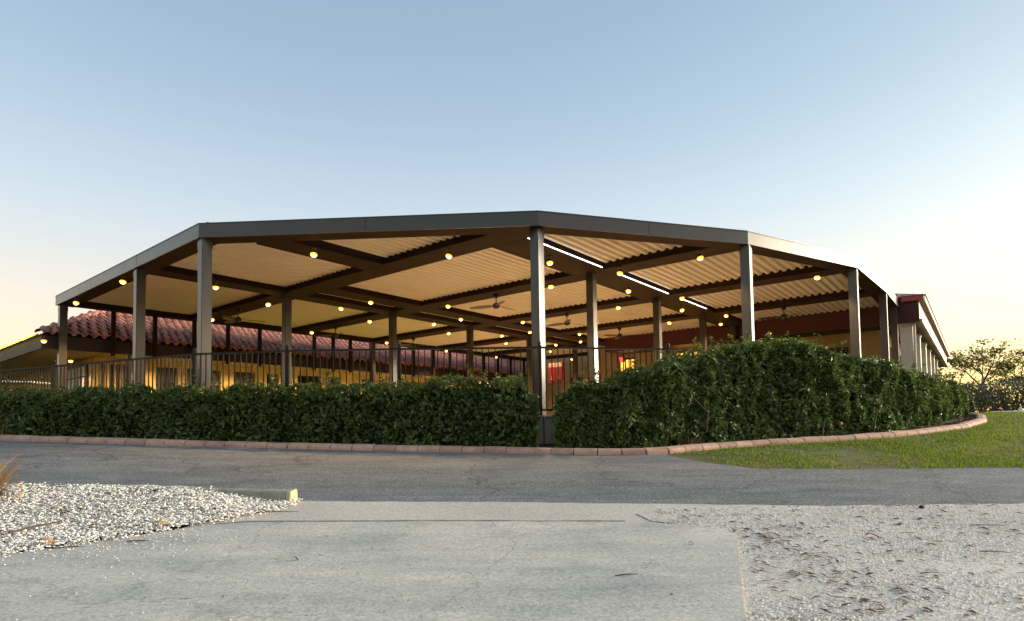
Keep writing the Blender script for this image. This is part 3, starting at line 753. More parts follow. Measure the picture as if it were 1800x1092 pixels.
# roof deck under the tiles (hip)
T_ = .55; EV, EU, EZ = 19.58, 4.2, 2.60
roof = MB()
S = 6.5
roof.add([W(EU, EV, EZ - .03), W(30, EV, EZ - .03), W(30, EV + S, EZ - .03 + S * T_), W(EU + S, EV + S, EZ - .03 + S * T_), W(EU, 38, EZ - .03), W(EU + S, 38, EZ - .03 + S * T_)], [(0, 1, 2, 3), (0, 3, 5, 4)])
roof_o = roof.build('roof', M['maroon'], club)
TW, TE = .240, .34          # tile width and exposure
sl = math.hypot(1, T_); slope_ang = math.atan(T_)
def tile_mesh():
    mb = MB(); n = 7; L = TE * 1.22; rows = []
    for k in range(n + 1):
        a = k / n
        # S-shaped barrel: high arch then flat pan
        x = a * TW * 1.06
        z = .082 * math.sin(math.pi * min(1, a / .68)) if a < .68 else -.012 * math.sin(math.pi * (a - .68) / .32)
        rows.append((x, z))
    v = []
    for y, lift in ((0, .030), (L, -.012)):
        for x, z in rows: v.append((x, y, z + lift))
    for x, z in rows: v.append((x, 0, z + .030 - .034))
    m_ = n + 1; f = []
    for k in range(n):
        f.append((k, k + 1, m_ + k + 1, m_ + k)); f.append((2 * m_ + k, 2 * m_ + k + 1, k + 1, k))
    mb.add(v, f); return mb
tm_mb = tile_mesh(); tm = tm_mb.mesh('roof_tile', smooth=True); tm.materials.append(M['tile'])
Zr = Matrix.Rotation(ANG_U, 3, 'Z') @ Matrix.Rotation(slope_ang, 3, 'X')
tiles = []
for r_ in range(15):
    s = r_ * TE / sl
    u = EU + s + .05
    while u < 29:
        tiles.append((u + random.uniform(-.006, .006), EV - .05 + s, EZ + s * T_ + random.uniform(-.004, .004), r_)); u += TW
vis = sorted(tiles, key=lambda t: (0 if t[3] < 10 else 1, W(t[0], t[1]).length))
eul = Zr.to_euler(); rest = []
tv = np.array(tm_mb.v); tf = tm_mb.f
for i, (u, v, z, r_) in enumerate(vis):
    p = W(u, v, z)
    if i < 290:
        o = link('roof_tile', tm, None, roof_o); place(o, roof_o, p); o.rotation_euler = eul
    else: rest.append(p)
ZR = np.array(Zr); co = []; fl = []
rotv = tv @ ZR.T; og = np.array(ORG[roof_o.name])
for k, p in enumerate(rest):
    co.append(rotv + np.array(p) - og); base = k * len(tv)
    for f in tf: fl += [i + base for i in f]
me = np_mesh('roof_tiles', np.vstack(co), fl, 4); me.polygons.foreach_set('use_smooth', [True] * len(me.polygons))
tag(link('roof_tiles', me, M['tile'], roof_o), kind='stuff')
# hip caps
hc = MB()
n = 8; L = .42; vv = []
for y, rr in ((0, .115), (L, .095)):
    for k in range(n + 1):
        a = math.pi * k / n; vv.append((-rr * math.cos(a), y, rr * math.sin(a)))
hc.add(vv, [(k, k + 1, n + 2 + k, n + 1 + k) for k in range(n)])
hme = hc.mesh('hip_cap', smooth=True); hme.materials.append(M['tile'])
hd = (W(1, 1, T_)).normalized(); hq = hd.to_track_quat('Y', 'Z').to_euler()
for k in range(17):
    o = link('hip_cap', hme, None, roof_o); place(o, roof_o, W(EU - .02, EV - .02, EZ + .0) + hd * (k * .36)); o.rotation_euler = hq
# notice board on the side wall
nbd = thing('notice_board', W(5.86, 22.9, 1.2), 'framed notice board with white sheets on the clubhouse wall, below the porch lamp', 'board')
MB().uvbox(5.84, 5.895, 21.75, 24.2, 1.25, 2.06).build('board_frame', M['frame'], nbd)
for r_ in range(2):
    for k in range(5):
        MB().uvbox(5.825, 5.838, 21.87 + k * .46, 22.23 + k * .46, 1.32 + r_ * .36, 1.62 + r_ * .36).build('paper_sheet', M['paper'], nbd)
lamp(W(5.42, 21.7, 2.234), 'lit porch lamp under the clubhouse soffit above the notice board', 'clubhouse lamps', lt=porch)
for k, (u, lb) in enumerate(((7.2, 'left of the first dark door'), (9.9, 'behind the left corner post'), (12.4, 'left of the wide dark window'), (15.3, 'behind the middle of the railing'), (18.6, 'above the long dark window'))):
    lamp(W(u, 19.86, 2.42), 'added soffit lamp unseen behind the eave board, ' + lb, 'clubhouse lamps', lt=weak)  # unseen lamps added behind the eave to light the wall below
lamp(W(4.24, 19.35, 2.50), 'lit floodlight at the left corner of the tiled eave', 'clubhouse lamps', lt=porch)
sl_t = thing('string_lights', W(4.2, 19.7, 2.5), 'string of glowing yellow bulbs along the left edge of the tiled roof', 'string lights')
MB().bar(W(4.19, 19.75, 2.58), W(4.19, 33, 2.58), .03).build('cable', M['fan'], sl_t)
bb = MB(); bb.lathe([(.001, -.032), (.018, -.022), (.023, 0), (.018, .02), (.008, .03)], 8); bbm = bb.mesh('bulb', smooth=True); bbm.materials.append(M['stringbulb'])
for k in range(60):
    place(link('bulb', bbm, None, sl_t), sl_t, W(4.14, 19.85 + k * .2, 2.58 + random.uniform(-.012, .012)))
# far end wing closing the deck
wing = thing('end_wing', W(27, 15, DECK), 'dim tan wall closing the far end of the deck behind the front post', 'building')
MB().uvbox(27, 27.2, 11.9, 23, -.5, 4.5).build('wall', M['stucco_shaded'], wing)
MB().uvbox(23.6, 27, 13.5, 13.7, -.5, 4.4).build('wall', M['stucco_shaded'], wing)
for a, b in ((12.6, 13.5), (14.4, 15.3), (16.6, 17.4)):
    w_ = MB().uvbox(26.96, 26.998, a, b, DECK, 2.4).build('window', M['frame'], wing)
    MB().uvbox(26.94, 26.958, a + .05, b - .05, DECK + .1, 2.34).build('pane', M['glass'], w_)
cab = thing('display_stand', W(16.1, 10.75, DECK), 'upright red double panel with pale top band on dark legs, beside the front post', 'display stand')
MB().uvbox(15.9, 16.0, 10.53, 11.13, 1.32, 1.98).build('backing', M['redcab'], cab, bevel=.01)
for k in range(2):
    a = 10.56 + k * .28
    d_ = MB().uvbox(15.875, 15.898, a, a + .25, 1.36, 1.80).build('red_board', M['redcab'], cab)
    MB().uvbox(15.86, 15.874, a + .10, a + .15, 1.40, 1.52).build('badge', M['palepanel'], d_)
    MB().uvbox(15.875, 15.898, a, a + .25, 1.815, 1.96).build('header_panel', M['palepanel'], cab)
    MB().uvbox(15.92, 15.98, a + .09, a + .15, DECK, 1.319).build('leg', M['frame'], cab)
# outdoor bar counter behind the left railing
bar_ = thing('bar_counter', (-13.0, 14.4, DECK), 'dark slatted outdoor counter with a pale rounded top behind the left railing', 'counter')
arc = [(-14.6, 13.95), (-13.6, 13.98), (-12.9, 14.0), (-12.2, 14.02), (-11.55, 14.04)]
topz = [1.06, 1.13, 1.18, 1.19, 1.17]
mb = MB()
for (x, y), z in zip(arc, topz):
    mb.v += [(x, y - .12, z - .05), (x, y + .5, z - .05), (x, y + .5, z), (x, y - .12, z)]
for i in range(len(arc) - 1):
    for k in range(4):
        mb.f.append((4 * i + k, 4 * i + (k + 1) % 4, 4 * i + 4 + (k + 1) % 4, 4 * i + 4 + k))
mb.f += [(3, 2, 1, 0), (16, 17, 18, 19)]
mb.build('counter_top', M['whiteobj'], bar_, bevel=.015)
MB().box(-14.6, -11.5, 14.1, 14.45, DECK, 1.0).build('counter_body', M['frame'], bar_)
for k in range(15):
    MB().box(-14.55 + k * .205, -14.40 + k * .205, 14.06, 14.097, DECK, 1.0).build('slat', M['frame'], bar_)

# ================================================================== RED TRIMMED BUILDING (right)
red = thing('red_trimmed_building', W(23.3, 3, DECK), 'long building with deep red fascia and pale columns at the right end of the pergola', 'building')
RU = 21.88
MB().uvbox(RU, RU + .12, 1.24, 12.3, 2.95, 3.58).build('front_fascia', M['redfascia'], red)
MB().uvbox(RU - .10, RU + .12, 1.10, 1.70, 3.582, 3.78).build('front_gutter', M['redmetal'], red, bevel=.02)
MB().uvbox(RU + .12, 44, 1.24, 1.34, 2.95, 3.58).build('side_fascia', M['tanfascia'], red)
MB().uvbox(RU - .02, 44, 1.17, 1.238, 2.93, 3.02).build('side_trim', M['creamtrim'], red)
MB().uvbox(RU + .125, 44, 1.08, 1.34, 3.585, 3.77).build('side_gutter', M['creamtrim'], red, bevel=.02)
MB().uvbox(RU + .12, 44, 1.34, 12.3, 2.97, 3.0).build('soffit', M['maroon'], red)
MB().uvbox(RU + .12, 44, 12.0, 12.28, 2.95, 3.76).build('back_fascia', M['redfascia'], red)
rf = MB(); h = 3.75; t2 = .34; S2 = 5.45; V2 = 1.05 + 2 * S2
rf.add([W(RU - .12, 1.05, h), W(44, 1.05, h), W(44, 1.05 + S2, h + S2 * t2), W(RU - .12 + S2, 1.05 + S2, h + S2 * t2), W(RU - .12, V2, h), W(44, V2, h)], [(0, 1, 2, 3), (4, 0, 3), (5, 4, 3, 2)])
ro = rf.build('roof', M['redmetal'], red)
for k in range(13):                                       # standing seams on the side facing the deck
    v = 1.35 + k * .42; e = min(S2, v - 1.05)
    MB().bar(W(RU - .13, v, h + .015), W(RU - .12 + e, v, h + .015 + e * t2), .025, .035).build('seam', M['redmetal'], ro)
# wall facing the deck with openings
DO = [(3.4, 4.5, DECK, 2.5, 'glass'), (5.2, 6.4, DECK, 2.5, 'glass'), (8.70, 9.78, 1.0, 2.88, 'winlit'), (11.58, 12.44, DECK, 2.80, 'winlit')]
ed = [2.3] + [x for o in DO for x in o[:2]] + [13.6]
for a, b in zip(ed[0::2], ed[1::2]): MB().uvbox(23.3, 23.5, a, b, -.5, 2.97).build('wall_pier', M['stucco_shaded'], red)
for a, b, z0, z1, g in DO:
    if z1 < 2.96: MB().uvbox(23.3, 23.5, a, b, z1, 2.97).build('wall_lintel', M['stucco_shaded'], red)
    if z0 > DECK: MB().uvbox(23.3, 23.5, a, b, -.5, z0).build('wall_sill', M['stucco_shaded'], red)
    f = MB(); n = 3
    for k in range(n + 1):
        x = a + (b - a - .06) * k / n; f.hexa([W(23.36, x, z0), W(23.42, x, z0), W(23.42, x + .06, z0), W(23.36, x + .06, z0)], [W(23.36, x, z1), W(23.42, x, z1), W(23.42, x + .06, z1), W(23.36, x + .06, z1)])
    f.hexa([W(23.362, a, z1 - .08), W(23.418, a, z1 - .08), W(23.418, b, z1 - .08), W(23.362, b, z1 - .08)], [W(23.362, a, z1 - .002), W(23.418, a, z1 - .002), W(23.418, b, z1 - .002), W(23.362, b, z1 - .002)])
    fo = f.build('window_frame' if z0 > DECK else 'door_frame', M['frame'], red)
    for k in range(n):
        x0 = a + (b - a - .06) * k / n + .06; x1 = a + (b - a - .06) * (k + 1) / n
        MB().uvbox(23.385, 23.395, x0, x1, z0 + .02, z1 - .08).build('pane', M[g], fo)
MB().uvbox(23.3, 23.5, 12.29, 13.6, 2.972, 4.3).build('wall_upper', M['stucco_shaded'], red)
MB().uvbox(23.5, 44, 2.3, 2.5, -.5, 2.97).build('side_wall', M['stucco'], red)
for k, u in enumerate((22.2, 25.3, 28.4, 31.4, 34.4, 37.4)):
    c = MB().uvbox(u, u + .34, 1.45, 1.79, -.4, 2.968).build('column', M['whitewash'], red, bevel=.01)
    MB().uvbox(u - .03, u + .37, 1.42, 1.82, 2.86, 2.964).build('capital', M['whitewash'], c)
for k in range(5):
    a = 24.2 + k * 3.1
    w_ = MB().uvbox(a, a + 1.6, 2.26, 2.298, .5, 2.5).build('window', M['frame'], red)
    MB().uvbox(a + .06, a + 1.54, 2.245, 2.258, .56, 2.44).build('pane', M['glass'], w_)
MB().tube([W(RU + .3, 1.40, 2.95), W(RU + .3, 1.43, -.4)], .04, 8).build('downpipe', M['whitewash'], red)
ex = thing('exit_sign', W(23.28, 12.22, 2.66), 'small glowing red sign over the amber lit door', 'sign')
MB().uvbox(23.20, 23.297, 12.13, 12.33, 2.62, 2.84).build('housing', M['frame'], ex)
MB().uvbox(23.185, 23.199, 12.145, 12.315, 2.635, 2.825).build('face', M['redlit'], ex)

# ================================================================== PLANTS
from mathutils import noise as mnoise
def unit(a): return a / (np.linalg.norm(a, axis=1, keepdims=True) + 1e-9)
def leaves(name, C, D, Nn, L, Wd, fold=.25, m=None, parent=None, kind='stuff'):
    """diamond leaves folded on the midrib: centres, directions, facing, lengths, widths"""
    D = unit(D); S_ = unit(np.cross(D, Nn)); U = np.cross(S_, D)
    L = L[:, None]; Wd = Wd[:, None]
    base = C - D * L * .5; tip = C + D * L * .5 - U * L * .12
    l = C - D * L * .06 + S_ * Wd * .5 + U * Wd * fold; r = C - D * L * .06 - S_ * Wd * .5 + U * Wd * fold
    co = np.stack([base, l, tip, r], 1).reshape(-1, 3)
    n = len(C); i = np.arange(n) * 4
    f = np.stack([i, i + 2, i + 1, i, i + 3, i + 2], 1).ravel()
    org = np.array(ORG[parent.name]) if parent is not None else 0
    me = np_mesh(name, co - org, f, 3)
    o = link(name, me, m, parent)
    if kind: tag(o, kind=kind)
    return o
def fnoise(P, sc_, seed=0.0):
    return np.array([mnoise.noise(Vector((p[0] * sc_ + seed, p[1] * sc_, p[2] * sc_))) for p in P])
def hedge(name, front, width, topf, label, n, leaf=.07, seed=1, shoots=220):
    F = [Vector(p) for p in front]
    seg = [(b - a).length for a, b in zip(F[:-1], F[1:])]; cum = np.concatenate([[0], np.cumsum(seg)]); Ltot = cum[-1]
    r = np.random.default_rng(seed)
    fx = np.array([p.x for p in F]); fy = np.array([p.y for p in F])
    def at(s):
        x = np.interp(s, cum, fx); y = np.interp(s, cum, fy)
        e = .15; dx = np.interp(s + e, cum, fx) - np.interp(s - e, cum, fx); dy = np.interp(s + e, cum, fy) - np.interp(s - e, cum, fy)
        q = np.hypot(dx, dy) + 1e-9; return x, y, dx / q, dy / q
    root = thing(name, (F[0].x, F[0].y, gz(F[0].x, F[0].y)), label, 'hedge')
    def surf(s, t):
        """t 0..1 up the front, 1..2 over the top, 2..3 down the back"""
        x, y, dx, dy = at(s); nx_, ny_ = -dy, dx                # inward
        w = width * np.clip(np.minimum(s, Ltot - s) / .35, .35, 1) ** .5
        zb = np.array([gz(a, b) for a, b in zip(x, y)]); zt = topf(x) * np.clip(np.minimum(s, Ltot - s) / .25, .6, 1)
        zt = np.maximum(zt, zb + .35)
        rr = .16
        d = np.where(t < 1, .05 * t, np.where(t < 2, (t - 1) * w, w)); z = np.where(t < 1, zb + (zt - zb) * t, np.where(t < 2, zt, zt + (zb - zt) * (t - 2)))
        # round the upper shoulders
        sh = np.clip((z - (zt - rr)) / rr, 0, 1); dd = np.clip(1 - np.minimum(d, w - d) / rr, 0, 1)
        d = np.where(t < 1, d + rr * .45 * sh ** 2, d); z = np.where((t >= 1) & (t < 2), z - rr * .4 * dd ** 2, z)
        P = np.stack([x + nx_ * d, y + ny_ * d, z], 1)
        nf = np.stack([-nx_, -ny_, np.full_like(x, .15)], 1)
        nt_ = np.stack([np.zeros_like(x), np.zeros_like(x), np.ones_like(x)], 1)
        nb_ = -nf
        mixt = np.clip((t - .82) / .36, 0, 1)[:, None]
        Nn = np.where((t < 2)[:, None], nf * (1 - mixt) + nt_ * mixt, nb_)
        return P, unit(Nn)
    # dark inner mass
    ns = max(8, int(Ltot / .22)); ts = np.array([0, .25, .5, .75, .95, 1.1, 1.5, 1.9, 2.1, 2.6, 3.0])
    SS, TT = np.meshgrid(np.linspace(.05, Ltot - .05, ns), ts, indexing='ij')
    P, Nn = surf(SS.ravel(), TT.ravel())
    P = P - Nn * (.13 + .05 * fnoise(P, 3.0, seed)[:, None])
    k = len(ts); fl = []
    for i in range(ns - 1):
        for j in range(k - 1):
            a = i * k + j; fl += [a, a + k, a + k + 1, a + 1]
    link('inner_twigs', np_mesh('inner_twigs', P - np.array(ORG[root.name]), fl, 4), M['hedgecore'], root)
    # leaves on the lumpy surface
    s = r.uniform(0, Ltot, n)
    t = np.where(r.random(n) < .62, r.uniform(0, 1, n) ** .85, np.where(r.random(n) < .88, r.uniform(1, 2, n), r.uniform(2, 3, n)))
    P, Nn = surf(s, t)
    ln = fnoise(P, 1.6, seed * 3.1) * .15 + fnoise(P, 5.0, seed * 7.7) * .10
    keep = (fnoise(P, 4.5, seed * 1.7) + r.uniform(-.45, .75, n)) > -.22
    P = P + Nn * (ln - r.exponential(.06, n) + .035)[:, None]
    D = Nn * .35 + r.normal(0, .6, (n, 3)) + np.array([0, 0, .10]); Fc = Nn * .8 + r.normal(0, .55, (n, 3)) + np.array([0, 0, .35])
    L_ = leaf * r.uniform(.45, 1.4, n)
    P, D, Fc, L_ = P[keep], D[keep], Fc[keep], L_[keep]
    leaves('foliage', P, D, Fc, L_, L_ * r.uniform(.38, .55, len(L_)), .22, M['hedgeleaf'], root)
    # young shoots standing out of the top and front
    C, Dd, Ff, LL = [], [], [], []; stems = MB()
    ss = r.uniform(.1, Ltot - .1, shoots); tt = np.where(r.random(shoots) < .75, r.uniform(.97, 1.7, shoots), r.uniform(.35, .95, shoots))
    P, Nn = surf(ss, tt)
    for p, nn in zip(P, Nn):
        d = nn * .6 + np.array([r.normal(0, .3), r.normal(0, .3), .7]); d /= np.linalg.norm(d); h = r.uniform(.05, .14) if r.random() < .7 else r.uniform(.14, .30)
        p = p + nn * .02
        stems.tube([p - d * .08, p + d * h], [.005, .002], 4, False)
        for j in range(int(5 + h * 34)):
            a = r.uniform(.1, 1.05); o_ = r.normal(0, 1, 3); o_ -= d * o_.dot(d); o_ /= np.linalg.norm(o_)
            C.append(p + d * h * a + o_ * .025); Dd.append(o_ + d * .7); Ff.append(d + r.normal(0, .3, 3)); LL.append(leaf * r.uniform(.5, 1.0))
    LL = np.array(LL)
    leaves('young_shoots', np.array(C), np.array(Dd), np.array(Ff), LL, LL * .45, .2, M['hedgeleaf'], root)
    tag(stems.build('stems', M['bark'], root), kind='stuff')
    return root, surf, Ltot
ltop = lambda x: np.interp(x, [-20, -8.5, -5, -3, -1.9, -1.3, -.4, .3], [.62, .62, .60, .59, .60, .66, .68, .66])
HL = [(-22, 12.35), (-18, 11.45), (-12, 10.36), (-8.41, 9.86), (-6.36, 9.58), (-4.43, 9.35), (-2.61, 9.16), (-.87, 9.02), (.40, 8.92)]
hl, surf_l, Ll = hedge('hedge', HL, .80, ltop, 'low clipped dark green hedge left of the front post, along the salmon kerb', 60000, .090, 3, 420)
rtop = lambda x: np.interp(x, [.8, 1.4, 1.8, 2.25, 2.75, 3.1, 3.9, 4.7, 5.4, 6.1, 7.6, 9.4, 11], [.58, .55, .63, .75, .85, 1.06, 1.18, 1.30, 1.20, 1.04, .88, .74, .60])
HR = [(.66, 8.98), (1.2, 8.74), (1.75, 8.66), (2.3, 8.84), (3.4, 9.36), (4.5, 9.76), (5.6, 10.06), (7.0, 10.75), (8.6, 11.85), (9.85, 13.0), (10.75, 13.75), (11.2, 14.3)]
hr, surf_r, Lr = hedge('hedge', HR, 1.15, rtop, 'taller bushy dark green hedge right of the front post, beside the lawn', 76000, .094, 5, 420)
# a few bare branches in the right hedge
for (x, y, z, dx, dz) in ((5.25, 9.86, -.05, .35, .35), (3.0, 9.0, .1, -.3, .3), (6.4, 10.3, .0, .2, .4)):
    MB().tube([(x, y, z - .3), (x + .03, y - .03, z), (x + dx * .6, y - .08, z + dz * .7), (x + dx, y - .06, z + dz)], [.014, .012, .008, .004], 6).build('branch', M['bark'], hr)
# pink blossom
pf = thing('pink_flower', (5.62, 9.98, -.12), 'single bright pink flower low in the right hedge', 'flower')
mb = MB()
for k in range(5):
    a = k * 2 * math.pi / 5; c = Vector((5.62 + .014 * math.cos(a), 9.93, -.10 + .014 * math.sin(a)))
    mb.lathe([(.001, -.004), (.013, -.002), (.014, .003), (.001, .007)], 6, c, (0.2 * math.cos(a), -1, .2 * math.sin(a)))
mb.build('petals', M['pink'], pf, smooth=True)
MB().tube([(5.62, 9.97, -.10), (5.62, 10.1, -.2)], .004, 5).build('stalk', M['bark'], pf)

# ---- lawn blades
def kerb_y(x): return np.interp(x, [p[0] for p in KERB], [p[1] for p in KERB])
n = 210000
yy = 6.72 + (rng.random(n) ** 1.6) * 10.5; xx = 2.1 + 22 * rng.random(n) ** 1.35
ok = (yy < kerb_y(xx) - .12) & (yy > np.interp(xx, [2.1, 2.25, 2.5, 2.9, 4, 6, 18], [8.4, 8.0, 7.5, 6.95, 6.83, 6.75, 6.75]) + rng.normal(0, .03, n))
xx, yy = xx[ok], yy[ok]
P = np.stack([xx, yy, np.zeros(len(xx))], 1)
pn = fnoise(P, .9, 3.3) + .5 * fnoise(P, 2.7, 1.1) - .92 * np.clip(1 - (yy - 6.8) / 2.4, 0, 1) * np.clip((7.0 - xx) / 3, 0, 1)
ok = pn + rng.uniform(-.65, .65, len(xx)) > -.30
xx, yy, pn = xx[ok], yy[ok], pn[ok]
zz = np.array([gz(a, b) for a, b in zip(xx, yy)])
n = len(xx); hgt = rng.uniform(.012, .032, n) * (1 + .5 * np.clip(pn, 0, 1)); a = rng.uniform(0, 6.28, n); ln = rng.uniform(0, .7, n)
w_ = rng.uniform(.0035, .007, n) * (1 + yy / 14)
b0 = np.stack([xx - np.sin(a) * w_, yy + np.cos(a) * w_, zz - .005], 1); b1 = np.stack([xx + np.sin(a) * w_, yy - np.cos(a) * w_, zz - .005], 1)
tp = np.stack([xx + np.cos(a) * hgt * ln, yy + np.sin(a) * hgt * ln, zz + hgt], 1)
co = np.stack([b0, b1, tp], 1).reshape(-1, 3)
o = link('grass', np_mesh('grass', co, np.arange(3 * n), 3), M['grass']); tag(o, 'short patchy green grass on the lawn right of the hedge', 'grass', kind='stuff')

# ---- blades / reeds helper
def tuft(name, c, n, h, spread, m, label, cat, lean=(0, 0), seed=0):
    r = np.random.default_rng(seed); co = []; fl = []
    for i in range(n):
        a = r.uniform(0, 6.28); q = spread * math.sqrt(r.random()); x, y = c[0] + q * math.cos(a) * .5, c[1] + q * math.sin(a) * .5
        hh = h * r.uniform(.45, 1.1); dx, dy = math.cos(a) * spread * r.uniform(.2, 1.2) + lean[0] * hh, math.sin(a) * spread * r.uniform(.2, 1.2) + lean[1] * hh
        w = r.uniform(.0025, .006); b = len(co); sxx, syy = -math.sin(a + 1), math.cos(a + 1)
        for t in (0, .4, .75, 1):
            bx = x + dx * t ** 1.8; by = y + dy * t ** 1.8; bz = c[2] + hh * (t - .22 * t * t); ww = w * (1 - .85 * t)
            co += [(bx - sxx * ww, by - syy * ww, bz), (bx + sxx * ww, by + syy * ww, bz)]
        for k in range(3): fl += [b + 2 * k, b + 2 * k + 1, b + 2 * k + 3, b + 2 * k + 2]
    t_ = thing(name, c, label, cat)
    o = link('blades', np_mesh('blades', np.array(co) - np.array(c), fl, 4), m, t_); tag(o, kind='stuff'); return t_
tuft('dry_grass_tuft', (-4.62, 5.02, gz(-4.62, 5.02) + .05), 420, .52, .26, M['drygrass'], 'clump of dry tan ornamental grass at the left edge beside the shells', 'grass clump', (.08, 0), 4)
tuft('dry_grass_stalks', (-4.32, 5.12, gz(-4.32, 5.12) + .06), 7, .32, .12, M['drygrass'], 'few thin dry stalks rising from the white shells at the left', 'grass clump', (.25, 0), 5)
tuft('long_grass', (-8.55, 9.74, gz(-8.5, 9.7)), 70, .62, .45, M['drygrass'], 'long pale grass blades growing through the left end of the hedge', 'grass clump', (.35, -.1), 6)
tuft('dead_twigs', (2.75, 8.98, gz(2.75, 8.98) + .02), 90, .20, .22, M['litter'], 'tangle of dead brown twigs at the foot of the right hedge', 'twigs', (0, 0), 8)

# ---- trees and shrubs beyond the lawn
def tree(name, base, H, spread, label, seed, nleaf=2600, lsz=.24, m='treeleaf'):
    r = np.random.default_rng(seed); t_ = thing(name, base, label, 'tree', None)
    mb = MB(); ends = []
    def grow(p, d, L, rad, lev):
        pts = [p]; q = p.copy(); dd = d.copy()
        for i in range(4):
            dd = (dd + Vector(r.normal(0, .16, 3)) + Vector((0, 0, .05))).normalized(); q = q + dd * (L / 4); pts.append(q.copy())
        mb.tube(pts, [rad * (1 - .14 * i) for i in range(5)], 6 if lev < 2 else 4, False)
        if lev >= 2: ends.append((pts[-1], dd)); ends.append((pts[-2], dd))
        if lev < 3:
            for k in range(4 if lev == 0 else 3):
                a = r.uniform(0, 6.28); tl = r.uniform(.5, 1.0)
                s_ = Vector((math.cos(a), math.sin(a), 0)); nd = (dd * (1 - tl * .55) + s_ * tl * (.9 if spread > 1 else .6) + Vector((0, 0, .12))).normalized()
                grow(pts[r.integers(2, 5)] if lev else pts[r.integers(3, 5)], nd, L * r.uniform(.5, .8), rad * .5, lev + 1)
    grow(Vector(base), Vector((r.normal(0, .08), r.normal(0, .08), 1)).normalized(), H * .42, H * .022, 0)
    mb.build('trunk', M['bark'], t_, smooth=True)
    C = []
    per = max(1, nleaf // len(ends))
    for p, d in ends:
        c = np.array(p); C.append(c + r.normal(0, 1, (per, 3)) * np.array([.20, .20, .07]) * (H / 5))
    C = np.vstack(C); k = len(C)
    leaves('crown', C, r.normal(0, 1, (k, 3)) * np.array([1, 1, .4]), r.normal(0, .6, (k, 3)) + np.array([0, 0, 1]), lsz * r.uniform(.5, 1.2, k), lsz * .5 * r.uniform(.6, 1.2, k), .2, M[m], t_)
    return t_
for i, (x, y, H, lb) in enumerate(((28.2, 41, 5.6, 'thin small-leaved tree against the sunset, just right of the red trimmed building'), (34.0, 40, 7.2, 'tallest sparse tree against the sunset at the right edge'), (39.0, 43, 6.6, 'sparse tree cut by the right edge of the picture'), (31.4, 46, 5.8, 'sparse tree standing farther back between the two sunset trees'))):
    tree('sparse_tree', (x, y, gz(x, y)), H, 1.2, lb, 20 + i, 2200)
def shrub(x, y, H, rad, label, seed):
    r = np.random.default_rng(seed); z0 = gz(x, y); t_ = thing('shrub', (x, y, z0), label, 'shrub', 'shrubs behind the black fence')
    st_ = MB()
    for k in range(5):
        a = r.uniform(0, 6.28); st_.tube([(x, y, z0), (x + rad * .3 * math.cos(a), y + rad * .3 * math.sin(a), z0 + H * .5), (x + rad * .6 * math.cos(a), y + rad * .6 * math.sin(a), z0 + H * .85)], [.05, .035, .015], 5, False)
    st_.build('trunk', M['bark'], t_)
    n = 2600; q = unit(r.normal(0, 1, (n, 3))) * (r.random((n, 1)) ** .4); C = np.array([x, y, z0 + H * .52]) + q * np.array([rad, rad, H * .5])
    C += fnoise(C, 1.2, seed)[:, None] * q * .5
    leaves('crown', C, r.normal(0, 1, (n, 3)), r.normal(0, .6, (n, 3)) + q + np.array([0, 0, .4]), r.uniform(.08, .2, n), r.uniform(.05, .1, n), .2, M['shrubleaf'], t_)
for i, (x, y, H, rd, lb) in enumerate(((23.4, 31.5, 2.0, 1.3, 'grey green shrub nearest the hedge end, behind the black fence'), (25.6, 32, 2.4, 1.5, 'second grey green shrub from the hedge end behind the black fence'), (27.8, 32.5, 2.5, 1.5, 'broad grey green shrub behind the pale object'), (30.0, 32, 2.3, 1.5, 'grey green shrub at the right edge behind the black fence'), (32.4, 33, 2.6, 1.6, 'grey green shrub cut by the right edge of the picture'), (24.6, 37, 2.6, 1.9, 'dim shrub at the back, behind the gap in the front shrubs'), (29.0, 38, 2.8, 2.0, 'dim shrub at the back, under the tallest sunset tree'))):
    shrub(x, y, H, rd, lb, 50 + i)
fence = thing('black_fence', (19.5, 24.3, gz(19.5, 24.3)), 'low black rail fence beyond the far edge of the lawn', 'fence')
for z in (.18, .32, .46):
    MB().bar((15.5, 25.2, z + .05), (34, 23.6, z - .05), .03).build('rail', M['blackfence'], fence)
for k in range(11):
    x = 15.5 + k * 1.85; y = 25.2 - k * .16
    MB().box(x - .03, x + .03, y - .03, y + .03, gz(x, y) - .1, .5 - k * .01).build('fence_post', M['blackfence'], fence)
# pale object beyond the lawn
pl = thing('pale_trough', (17.3, 20.0, gz(17.3, 20)), 'low pale trough with a round white end cap beyond the lawn edge', 'trough')
MB().box(16.72, 17.45, 19.8, 20.25, gz(17.3, 20) - .02, .14).build('body', M['whiteobj'], pl, bevel=.03, seg=2)
MB().box(16.60, 17.55, 19.75, 20.3, gz(17.3, 20) - .03, .04).build('base', M['blackfence'], pl)
MB().lathe([(.001, -.07), (.05, -.055), (.07, 0), (.05, .055), (.001, .07)], 12, (17.47, 19.9, .16)).build('end_cap', M['whiteobj'], pl, smooth=True)

